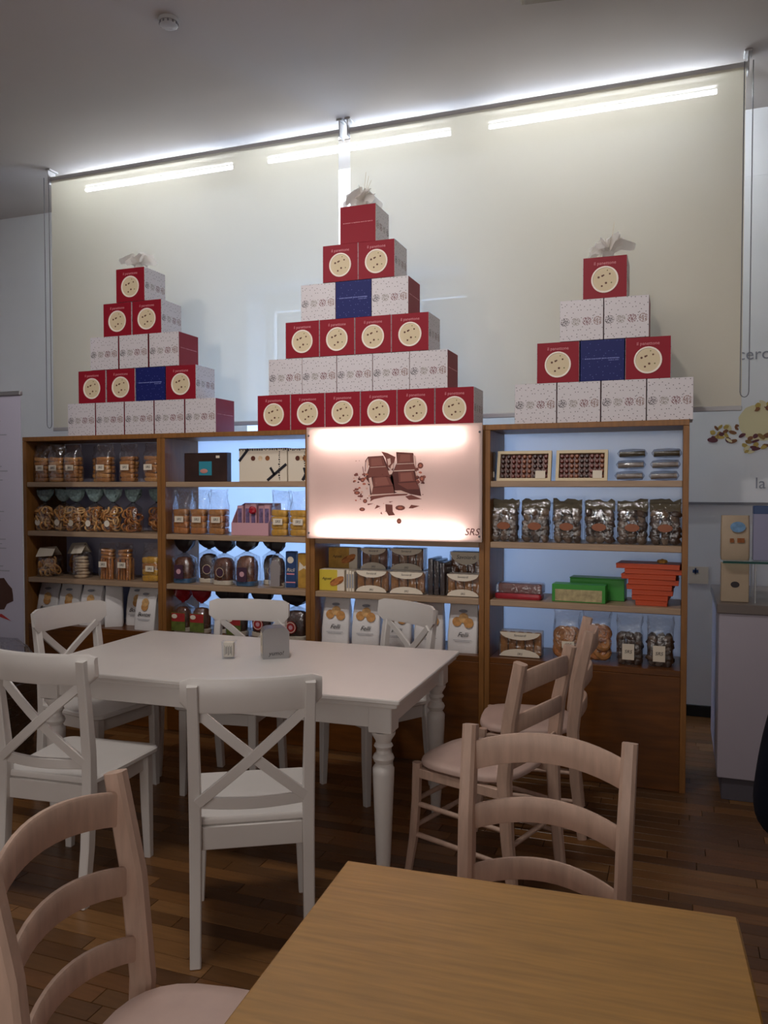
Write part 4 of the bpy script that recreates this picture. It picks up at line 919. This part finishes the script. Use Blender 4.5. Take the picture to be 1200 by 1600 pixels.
# ------------------------------------------------------------------ white cross-back chairs
def cross_chair():
    t = thing('cross_back_chair', 'x', 'chair')
    def stile(s):
        P = [(s * .178, -.035, 0), (s * .178, -.005, .2), (s * .178, .012, .42), (s * .179, .008, .55), (s * .181, -.012, .72), (s * .183, -.036, .885)]
        return MB().sweep(P, [.034, .036, .038, .038, .036, .033], [.036, .042, .046, .042, .036, .028], (1, 0, 0))
    for s in (-1, 1): obj('back_stile', stile(s), m_white_lac, t, smooth=30)
    # curved top rail with rounded ends
    n = 14; rr = []
    for i in range(n + 1):
        q = -1 + 2 * i / n; x = q * .222; y = .0 - .042 * (1 - q * q); e = max(0, abs(q) - .86) / .14
        zt = .905 - .012 * e ** 2 ; zb_ = .792 + .030 * e ** 2; th = .011
        rr.append([(x, y - th + .004, zb_ + .004), (x, y - th, zb_ + .012), (x, y - th - .006, zt - .01), (x, y - th, zt), (x, y + th - .006, zt), (x, y + th - .006, zt - .01), (x, y + th, zb_ + .012), (x, y + th - .002, zb_)])
    obj('top_rail', MB().rings(rr), m_white_lac, t, smooth=40)
    for s in (-1, 1):
        P = [(s * (-.17 + .34 * q), -.012 - .022 * math.sin(math.pi * q) + (.007 * s), .795 - .285 * q) for q in [i / 8 for i in range(9)]]
        obj('cross_brace', MB().sweep(P, .032, .014, (.6 * s, 0, .8)), m_white_lac, t, smooth=30)
    P = [(-.162 + .324 * q, .004 - .028 * math.sin(math.pi * q), .505) for q in [i / 10 for i in range(11)]]
    obj('lower_rail', MB().sweep(P, .036, .018, (0, 0, 1)), m_white_lac, t, smooth=30)
    sp = [(-.20, .015), (.20, .015)] ; pts = []
    for cx, cy, a0 in ((.18, .39, 0), (-.18, .39, 90)):
        for i in range(6): a = R(a0 + 90 * i / 5); pts.append((cx + .04 * math.cos(a), cy + .04 * math.sin(a)))
    pts += [(-.197, .02), (-.19, .012), (.19, .012), (.197, .02)]
    m_ = MB(); cx0, cy0 = 0, .2
    def ring(k, zz, dish=0): return [(cx0 + (x - cx0) * k, cy0 + (y - cy0) * k, zz) for x, y in pts]
    m_.rings([ring(.97, .424), ring(1, .430), ring(1, .443), ring(.975, .450), ring(.8, .446), ring(.4, .442)]); obj('seat', m_, m_white_lac, t, smooth=35)
    for s in (-1, 1):
        P = [(s * .185, .385, 0), (s * .18, .383, .2), (s * .178, .38, .424)]
        obj('front_leg', MB().sweep(P, [.028, .037, .042], [.028, .037, .042], (1, 0, 0)), m_white_lac, t, smooth=30)
        obj('side_apron', MB().box(s * .17 - .010, s * .17 + .010, .035, .36, .36, .4235, .002), m_white_lac, t)
    obj('front_apron', MB().box(-.157, .157, .37, .39, .36, .4235, .002), m_white_lac, t)
    obj('back_apron', MB().box(-.159, .159, .004, .026, .35, .4235, .002), m_white_lac, t)
    return t
cc = cross_chair()
def put(o, x, y, deg, lab, grp): o.location = (x, y, 0); o.rotation_euler = (0, 0, R(deg)); o['label'] = lab; o['group'] = grp; return o
G1 = 'white cross-back chairs round the white table'
put(cc, -1.262, 2.23, 30, 'white cross-back chair in front, between the white table and the oak table', G1)
dup(cc, (-2.155, 2.295, 0), R(5), 'white cross-back chair at the left edge, back turned to the viewer', G1)
dup(cc, (-2.87, 3.245, 0), R(-98), 'white cross-back chair at the left end of the white table, facing right', G1)
dup(cc, (-2.11, 3.70, 0), R(187), 'white cross-back chair behind the white table by the napkin holder', G1)
dup(cc, (-1.31, 3.90, 0), R(148), 'white cross-back chair behind the right part of the white table', G1)

# ------------------------------------------------------------------ white table
tb = thing('dining_table', 'white painted dining table with turned legs', 'table', (-1.765, 3.115, 0), R(1.2))
HX, HY = .835, .46
tp = MB(); tp.prism(rrect(2 * HX, 2 * HY, .008, 2), .722, .74, .004); obj('table_top', tp, m_table_white, tb)
obj('top_moulding', MB().prism(rrect(2 * HX - .025, 2 * HY - .025, .008, 2), .705, .7215, .004), m_table_white, tb)
for s in (-1, 1):
    obj('long_apron', MB().box(-HX + .12, HX - .12, s * (HY - .075) - .011, s * (HY - .075) + .011, .615, .7045, .002), m_table_white, tb)
    obj('short_apron', MB().box(s * (HX - .075) - .011, s * (HX - .075) + .011, -HY + .12, HY - .12, .615, .7045, .002), m_table_white, tb)
lg = MB(); lg.box(-.045, .045, -.045, .045, .600, .7045, .004)
lg.lathe([(.0, .0), (.019, .001), (.021, .02), (.027, .12), (.036, .34), (.040, .44), (.0405, .462), (.034, .472), (.029, .480), (.036, .488), (.0405, .500), (.036, .512), (.028, .519), (.026, .530), (.030, .538), (.036, .545), (.033, .552), (.028, .556), (.030, .566), (.044, .588), (.045, .5995)], 20, cap=False)
lgm = lg.mesh('leg', m_table_white, 35)
for sx in (-1, 1):
    for sy in (-1, 1): link('leg', lgm, tb, (sx * (HX - .09), sy * (HY - .09), 0))
# napkin holder and sachet cup
t = thing('napkin_holder', 'brushed metal napkin dispenser on the white table', 'napkin holder', (-1.685, 3.185, .7402), R(35))
pf = [(-.058, 0), (.058, 0), (.058, .118), (.05, .13), (.035, .136), (-.035, .136), (-.05, .13), (-.058, .118)]
shl = MB(); shl.rings([[(x, y, z) for x, z in pf] for y in (-.045, .045)]); obj('shell', shl, m_alu, t, smooth=30)
for s in (-1, 1):
    o = obj('napkin_opening', MB().box(*sorted((s * .0585, s * .0605)), -.032, .032, .02, .112, .0008), m_label, t); obj('slot', MB().box(*sorted((s * .0607, s * .0612)), -.008, -.004, .055, .1), m_dark, o)
text('yumo!', .026, m_dark, t, (.0, -.0465, .024), shear=.2)
t = thing('sachet_cup', 'small clear square cup of printed sugar sachets on the white table', 'cup', (-1.865, 3.095, .7402), R(20))
obj('cup', MB().rings([[(x, y, z) for x, y in rrect(w, w, .006, 2)] for w, z in ((.056, .0005), (.062, .075), (.058, .075), (.053, .006))]), m_clear, t, smooth=30)
for k in range(4):
    sk = obj('sachet', MB().box(-.022, .022, 0, .006, .007, .072, .002), m_label, t, (0, -.018 + k * .0095, 0), (R(-2 + k), 0, 0))
    if k == 0:
        st = MB()
        for q in range(7): st.box(-.017 + q * .005, -.0155 + q * .005 + .001 * (q % 2), -.0008, 0, .015 + .004 * (q % 3), .058 - .005 * (q % 2))
        o = obj('sachet_print', st, m_dark, sk); o['kind'] = 'stuff'

# ------------------------------------------------------------------ bleached ladder-back chairs
def ladder_chair():
    t = thing('ladder_back_chair', 'x', 'chair')
    for s in (-1, 1):
        P = [(s * .185, -.03, 0), (s * .186, .0, .25), (s * .188, .012, .46), (s * .192, -.01, .68), (s * .197, -.055, .89)]
        obj('back_stile', MB().sweep(P, [.03, .034, .037, .037, .035], [.038, .046, .052, .052, .046], (1, 0, 0), .45), m_beech, t, smooth=35)
    for zc, hh in ((.815, .074), (.665, .062), (.525, .055)):
        yb = .012 - .067 * max(0, (zc - .46) / .43); n = 12; rr = []
        for i in range(n + 1):
            q = -1 + 2 * i / n; x = q * (.178 + (zc - .5) * .02); y = yb - .045 * (1 - q * q); zz = zc + .026 * (1 - q * q); th = .008
            rr.append([(x, y - th, zz - hh / 2 + .004), (x, y - th, zz + hh / 2 - .006), (x, y - th + .004, zz + hh / 2), (x, y + th - .004, zz + hh / 2), (x, y + th, zz + hh / 2 - .006), (x, y + th, zz - hh / 2 + .004), (x, y + th - .003, zz - hh / 2), (x, y - th + .003, zz - hh / 2)])
        obj('back_slat', MB().rings(rr), m_beech, t, smooth=40)
    pts = []
    for j in range(28):
        a = 2 * math.pi * j / 28; c, s_ = math.cos(a), math.sin(a); e = .62
        x = math.copysign(abs(c) ** e, c) * (.205 + .012 * s_); y = .215 + math.copysign(abs(s_) ** e, s_) * .205; pts.append((x, y))
    def ring(k, zz): return [(x * k, .215 + (y - .215) * k, zz) for x, y in pts]
    obj('seat', MB().rings([ring(.95, .432), ring(1, .440), ring(1.0, .452), ring(.97, .460), ring(.8, .463), ring(.4, .460)]), m_seatpad, t, smooth=50)
    for s in (-1, 1):
        P = [(s * .205, .425, 0), (s * .193, .405, .15), (s * .188, .395, .3), (s * .186, .392, .448)]
        obj('front_leg', MB().sweep(P, [.026, .032, .034, .034], [.026, .032, .034, .034], (1, 0, 0), .5), m_beech, t, smooth=35)
        obj('seat_rail', MB().sweep([(s * .186, .02, .41), (s * .186, .38, .41)], .022, .036, (1, 0, 0)), m_beech, t)
        for zz in (.16, .28): obj('side_rung', MB().tube([(s * .187, -.005, zz), (s * .189, .39, zz + .01)], [.0085, .0105], 8), m_beech, t, smooth=50)
    for y, zz in ((.40, .30), (.40, .20), (.0, .22)): obj('cross_rung', MB().tube([(-.188, y, zz), (0, y, zz), (.188, y, zz)], [.0085, .0105, .0085], 8), m_beech, t, smooth=50)
    obj('seat_rail', MB().sweep([(-.17, .385, .41), (.17, .385, .41)], .022, .036, (0, 1, 0)), m_beech, t)
    return t
lc = ladder_chair(); G2 = 'bleached wooden ladder-back chairs'
put(lc, -.300, 1.935, 177, 'bleached ladder-back chair tucked behind the oak table, facing the viewer', G2)
dup(lc, (-.495, 2.955, 0), R(72), 'bleached ladder-back chair beside the right end of the white table, facing left', G2)
dup(lc, (-.42, 3.64, 0), R(97), 'bleached ladder-back chair farthest back, against the rightmost shelf unit', G2)
dup(lc, (-1.05, 1.21, 0), R(-84), 'bleached ladder-back chair at the lower left corner, nearest the viewer', G2)

# ------------------------------------------------------------------ oak table in front
ot = thing('oak_table', 'small oak-topped table in the lower right foreground', 'table', (-.236, 1.115, 0), R(3))
obj('table_top', MB().box(-.362, .362, -.375, .375, .718, .75, .004), m_oak, ot)
for s in (-1, 1):
    obj('apron', MB().box(-.31, .31, s * .33 - .01, s * .33 + .01, .64, .7175, .002), m_oak, ot); obj('apron', MB().box(s * .322 - .01, s * .322 + .01, -.318, .318, .64, .7175, .002), m_oak, ot)
lm = MB().box(-.025, .025, -.025, .025, 0, .7175, .004).mesh('leg', m_oak)
for sx in (-1, 1):
    for sy in (-1, 1): link('leg', lm, ot, (sx * .285, sy * .295, 0))

# ------------------------------------------------------------------ roll-up banner and dark wrapped basket at left
bn = thing('roll_up_banner', 'tall pale lilac roll-up banner with grey text at the left edge', 'banner', (-3.94, 3.60, 0), 0)
obj('sheet', MB().box(-.42, .42, -.002, 0, .09, 2.02), mat('banner_lilac', 'a9a6b8', .5), bn)
obj('top_rail', MB().box(-.425, .425, -.012, .012, 2.02, 2.045, .004), m_alu, bn)
obj('base_case', MB().prism(rrect(.88, .12, .03), .0, .09, .01), m_alu, bn, smooth=30)
obj('pole', MB().tube([(0, .02, .085), (0, .02, 2.03)], .008, 8), m_grey, bn)
r_ = random.Random(9)
for zt, n in ((1.88, 5), (1.62, 4), (1.36, 3), (1.20, 8)):
    for k in range(n): obj('text_line', MB().box(-.30, r_.uniform(.22, .33), -.0032, -.0022, zt - k * .026 - .006, zt - k * .026), m_midgrey_ink, bn)
obj('chocolate_print', MB().prism([(.11 * math.cos(.39 * j) * (1 + .15 * math.sin(3 * j)), .09 * math.sin(.39 * j) * (1 + .12 * math.cos(2 * j))) for j in range(16)], 0, .001), m_choc[0], bn, (.235, -.0022, .88), (R(90), 0, 0))
obj('red_swoosh', MB().prism([(-.2, -.02), (.12, .004), (.2, -.016), (.13, .022), (-.2, .01)], 0, .001), m_redlab, bn, (.13, -.0022, .74), (R(90), 0, 0))
t = thing('wrapped_basket', 'dark floor basket wrapped in clear film below the banner', 'basket', (-3.55, 3.27, 0), R(3))
m_bask = mat('dark_basket', '1f1c1b', .4, var=.3, scale=20)
hb = MB()
for k in range(9):
    z0 = .02 + k * .055; w = .5 + .012 * k
    hb = MB().rings([[(x, y, z0 + dz) for x, y in rrect(w + e, .34 + .008 * k + e, .05)] for e, dz in ((0, 0), (.012, .022), (0, .045), (-.02, .045), (-.02, 0), (0, 0))], cap=False); obj('wicker_band', hb, m_bask, t, smooth=60)
obj('bottom', MB().prism(rrect(.48, .32, .05), .0, .02), m_bask, t)
obj('film', MB().rings([noise_ring(w, d, z, .06, r_, a, 4, .01 if z > .6 else 0) for w, d, z, a in ((.53, .37, .01, .004), (.6, .42, .25, .01), (.66, .46, .5, .012), (.55, .3, .62, .016), (.5, .18, .69, .02))], cap=False), m_film, t, smooth=60)

# ------------------------------------------------------------------ counter at right with goods
ct = thing('shop_counter', 'pale shop counter with glass shelf at the right edge', 'counter', (.19, 4.12, 0))
m_cnt = mat('counter_laminate', 'a9a2ae', .4)
obj('body', MB().box(0, 1.7, 0, .8, .11, .90, .003), m_cnt, ct); obj('plinth', MB().box(.02, 1.68, .02, .78, 0, .1095, .002), mat('plinth_grey', '55515a', .5), ct)
obj('worktop', MB().box(-.01, 1.71, -.012, .812, .9005, .945, .003), mat('worktop_taupe', '6b615c', .35), ct)
gs = obj('glass_shelf', MB().box(.015, 1.65, .03, .33, 1.136, 1.146), m_glass, ct); obj('polished_edge', MB().box(.015, 1.65, .026, .0295, 1.136, 1.146), m_glassedge, gs)
for x in (.9, 1.6):
    for y in (.06, .30): obj('post', MB().tube([(x, y, .9455), (x, y, 1.1355)], .01, 10), m_alu, ct)
for y in (.06, .30): obj('post', MB().tube([(.16, y, .9455), (.16, y, 1.1355)], .005, 10), m_alu, ct)
t = thing('paper_pouch', 'beige pouch with a blue picture on the glass shelf of the counter', 'bag', (.262, 4.19, 1.1465), 0)
obj('pouch_body', MB().rings([[(x, y + .05, z) for x, y in rrect(.128 * a, d, .01)] for z, a, d in ((.0, .96, .07), (.02, 1, .08), (.15, 1, .06), (.215, .98, .012))]), mat('kraft_beige', 'a8957e', .6, var=.08), t, smooth=30)
obj('blue_picture', MB().prism([(.034 * math.cos(.4488 * j), .026 * math.sin(.4488 * j)) for j in range(14)], 0, .001), mat('sky_print', '5e86ac', .5, var=.3, scale=40), t, (.01, .012, .16), (R(85), 0, 0))
obj('printed_biscuit', MB().box(-.03, -.012, 0, .001, .085, .105).box(.003, .035, 0, .001, .085, .107), m_bisc[6], t, (.005, .0085, 0))
t = thing('beige_carton', 'beige carton under the glass shelf of the counter', 'box', (.262, 4.19, .9455)); obj('box_body', MB().box(-.062, .062, .0, .08, .0, .186, .003), MATS['kraft_beige'], t); obj('oval_mark', MB().prism([(.02 * math.cos(.4488 * j), .015 * math.sin(.4488 * j)) for j in range(14)], 0, .001), m_dark, t, (0, -.0002, .085), (R(90), 0, 0))
t = thing('blue_topped_carton', 'tall lilac carton with blue top on the glass shelf of the counter', 'box', (.385, 4.20, 1.1465)); obj('box_body', MB().box(-.045, .045, 0, .06, 0, .262, .003), mat('lilac_carton', '8a8aa6', .5), t); obj('blue_band', MB().box(-.0455, .0455, -.001, .061, .222, .2625, .003), m_bluebox, t)

# ------------------------------------------------------------------ person at the right edge
pn = thing('person', 'person in dark navy jacket and black trousers standing at the right edge', 'person', (.408, 1.50, 0)); pn.scale = (.89, .89, .89)
m_jacket = mat('navy_jacket', '090c18', .9, var=.2, scale=30, spec=.1); m_trouser = mat('black_trousers', '060608', .9, spec=.1); m_skin = mat('skin', 'b98a74', .5); m_hair = mat('dark_hair', '1c1410', .6); m_shoe = mat('black_shoe', '0b0b0c', .4)
def skin(name, verts, edges, m, parent, sub=2):
    me = bpy.data.meshes.new(name); me.from_pydata([v[:3] for v in verts], edges, []); o = link(name, me, parent); me.materials.append(m)
    md = o.modifiers.new('skin', 'SKIN'); md.use_smooth_shade = True
    for i, v in enumerate(verts): me.skin_vertices[0].data[i].radius = (v[3], v[4] if len(v) > 4 else v[3])
    me.skin_vertices[0].data[0].use_root = True
    sb = o.modifiers.new('sub', 'SUBSURF'); sb.levels = sub; sb.render_levels = sub
    return o
# body: one continuous figure (skin), then clothing over it
V = [(0, 0, .96, .12, .09), (0, .0, 1.16, .12, .085), (0, 0, 1.36, .14, .09), (0, .0, 1.47, .07, .06), (0, .01, 1.55, .05, .05), (0, .02, 1.62, .062, .075), (0, .02, 1.71, .068, .085), (0, .015, 1.78, .04, .05),
     (-.17, 0, 1.40, .055), (-.265, -.05, 1.08, .04), (-.10, .19, 1.02, .03), (.17, 0, 1.40, .055), (.265, -.05, 1.08, .04), (.10, .20, 1.04, .03),
     (-.11, 0, .86, .085), (-.17, .01, .50, .06), (-.19, -.02, .09, .042), (-.19, .13, .035, .035), (.11, 0, .86, .085), (.15, .02, .50, .06), (.16, -.02, .09, .042), (.17, .13, .035, .035)]
Ed = [(0, 1), (1, 2), (2, 3), (3, 4), (4, 5), (5, 6), (6, 7), (2, 8), (8, 9), (9, 10), (2, 11), (11, 12), (12, 13), (0, 14), (14, 15), (15, 16), (16, 17), (0, 18), (18, 19), (19, 20), (20, 21)]
body = skin('body', V, Ed, m_skin, pn)
skin('jacket', [(0, 0, .98, .175, .125), (0, 0, .83, .20, .135), (0, 0, 1.16, .165, .12), (0, 0, 1.36, .175, .115), (0, 0, 1.47, .08, .075), (-.185, 0, 1.40, .075), (-.25, -.03, 1.2, .062), (-.27, -.04, 1.06, .062), (-.13, .16, 1.02, .045), (.185, 0, 1.40, .075), (.25, -.03, 1.2, .062), (.27, -.04, 1.06, .062), (.13, .17, 1.04, .045)],
     [(0, 1), (0, 2), (2, 3), (3, 4), (3, 5), (5, 6), (6, 7), (7, 8), (3, 9), (9, 10), (10, 11), (11, 12)], m_jacket, pn)
skin('trousers', [(0, 0, .97, .15, .115), (-.11, 0, .85, .115), (-.18, .01, .50, .098), (-.2, -.02, .10, .085), (.11, 0, .85, .115), (.15, .02, .50, .095), (.16, -.02, .10, .085)], [(0, 1), (1, 2), (2, 3), (0, 4), (4, 5), (5, 6)], m_trouser, pn)
for s, hz in ((-1, 1.015), (1, 1.035)):
    hy = .20 if s < 0 else .215
    for k, (dz, L) in enumerate(((.024, .062), (.008, .074), (-.009, .07), (-.025, .058))):
        skin('finger', [(s * .055, hy + .012, hz + dz * .85, .009), (s * (.055 - L * .4), hy + .024, hz + dz, .009), (s * (.055 - L * .75), hy + .016, hz + dz, .008), (s * (.055 - L), hy + .004, hz + dz * .9, .007)], [(0, 1), (1, 2), (2, 3)], m_skin, body, 1)
    skin('palm', [(s * .10, hy - .003, hz, .026, .02), (s * .06, hy + .008, hz, .016, .034)], [(0, 1)], m_skin, body, 1)
    skin('thumb', [(s * .09, hy + .008, hz + .026, .011), (s * .068, hy + .018, hz + .046, .010), (s * .045, hy + .02, hz + .054, .008)], [(0, 1), (1, 2)], m_skin, body, 1)
    obj('shoe', MB().rings([[(s * (.19 if s < 0 else .165) + x, .06 + y, z) for x, y in rrect(.095 * k, .27 * k, .04)] for z, k in ((.0, .96), (.02, 1), (.05, .95), (.085, .6))]), m_shoe, pn, smooth=50)
    obj('ear', MB().blob((s * .082, .015, 1.655), (.012, .02, .03), 8, 5), m_skin, body, smooth=60)
    obj('eye', MB().blob((s * .03, .098, 1.675), (.012, .008, .008), 8, 5), m_label, body, smooth=60)
obj('nose', MB().blob((0, .112, 1.645), (.013, .018, .024), 8, 5), m_skin, body, smooth=60)
obj('mouth', MB().blob((0, .098, 1.605), (.024, .008, .006), 8, 5), mat('lips', '8a4a44', .5), body, smooth=60)
obj('hair', MB().rings([[(.092 * k * math.cos(6.283 * j / 18), -.005 + .108 * k * math.sin(6.283 * j / 18) - (.02 if z < 1.7 else 0) , z - (.0 if math.sin(6.283 * j / 18) < .3 else -.07 * (z < 1.72))) for j in range(18)] for z, k in ((1.60, .85), (1.66, .97), (1.73, 1.0), (1.79, .85), (1.825, .5), (1.835, .1))]), m_hair, pn, smooth=60)
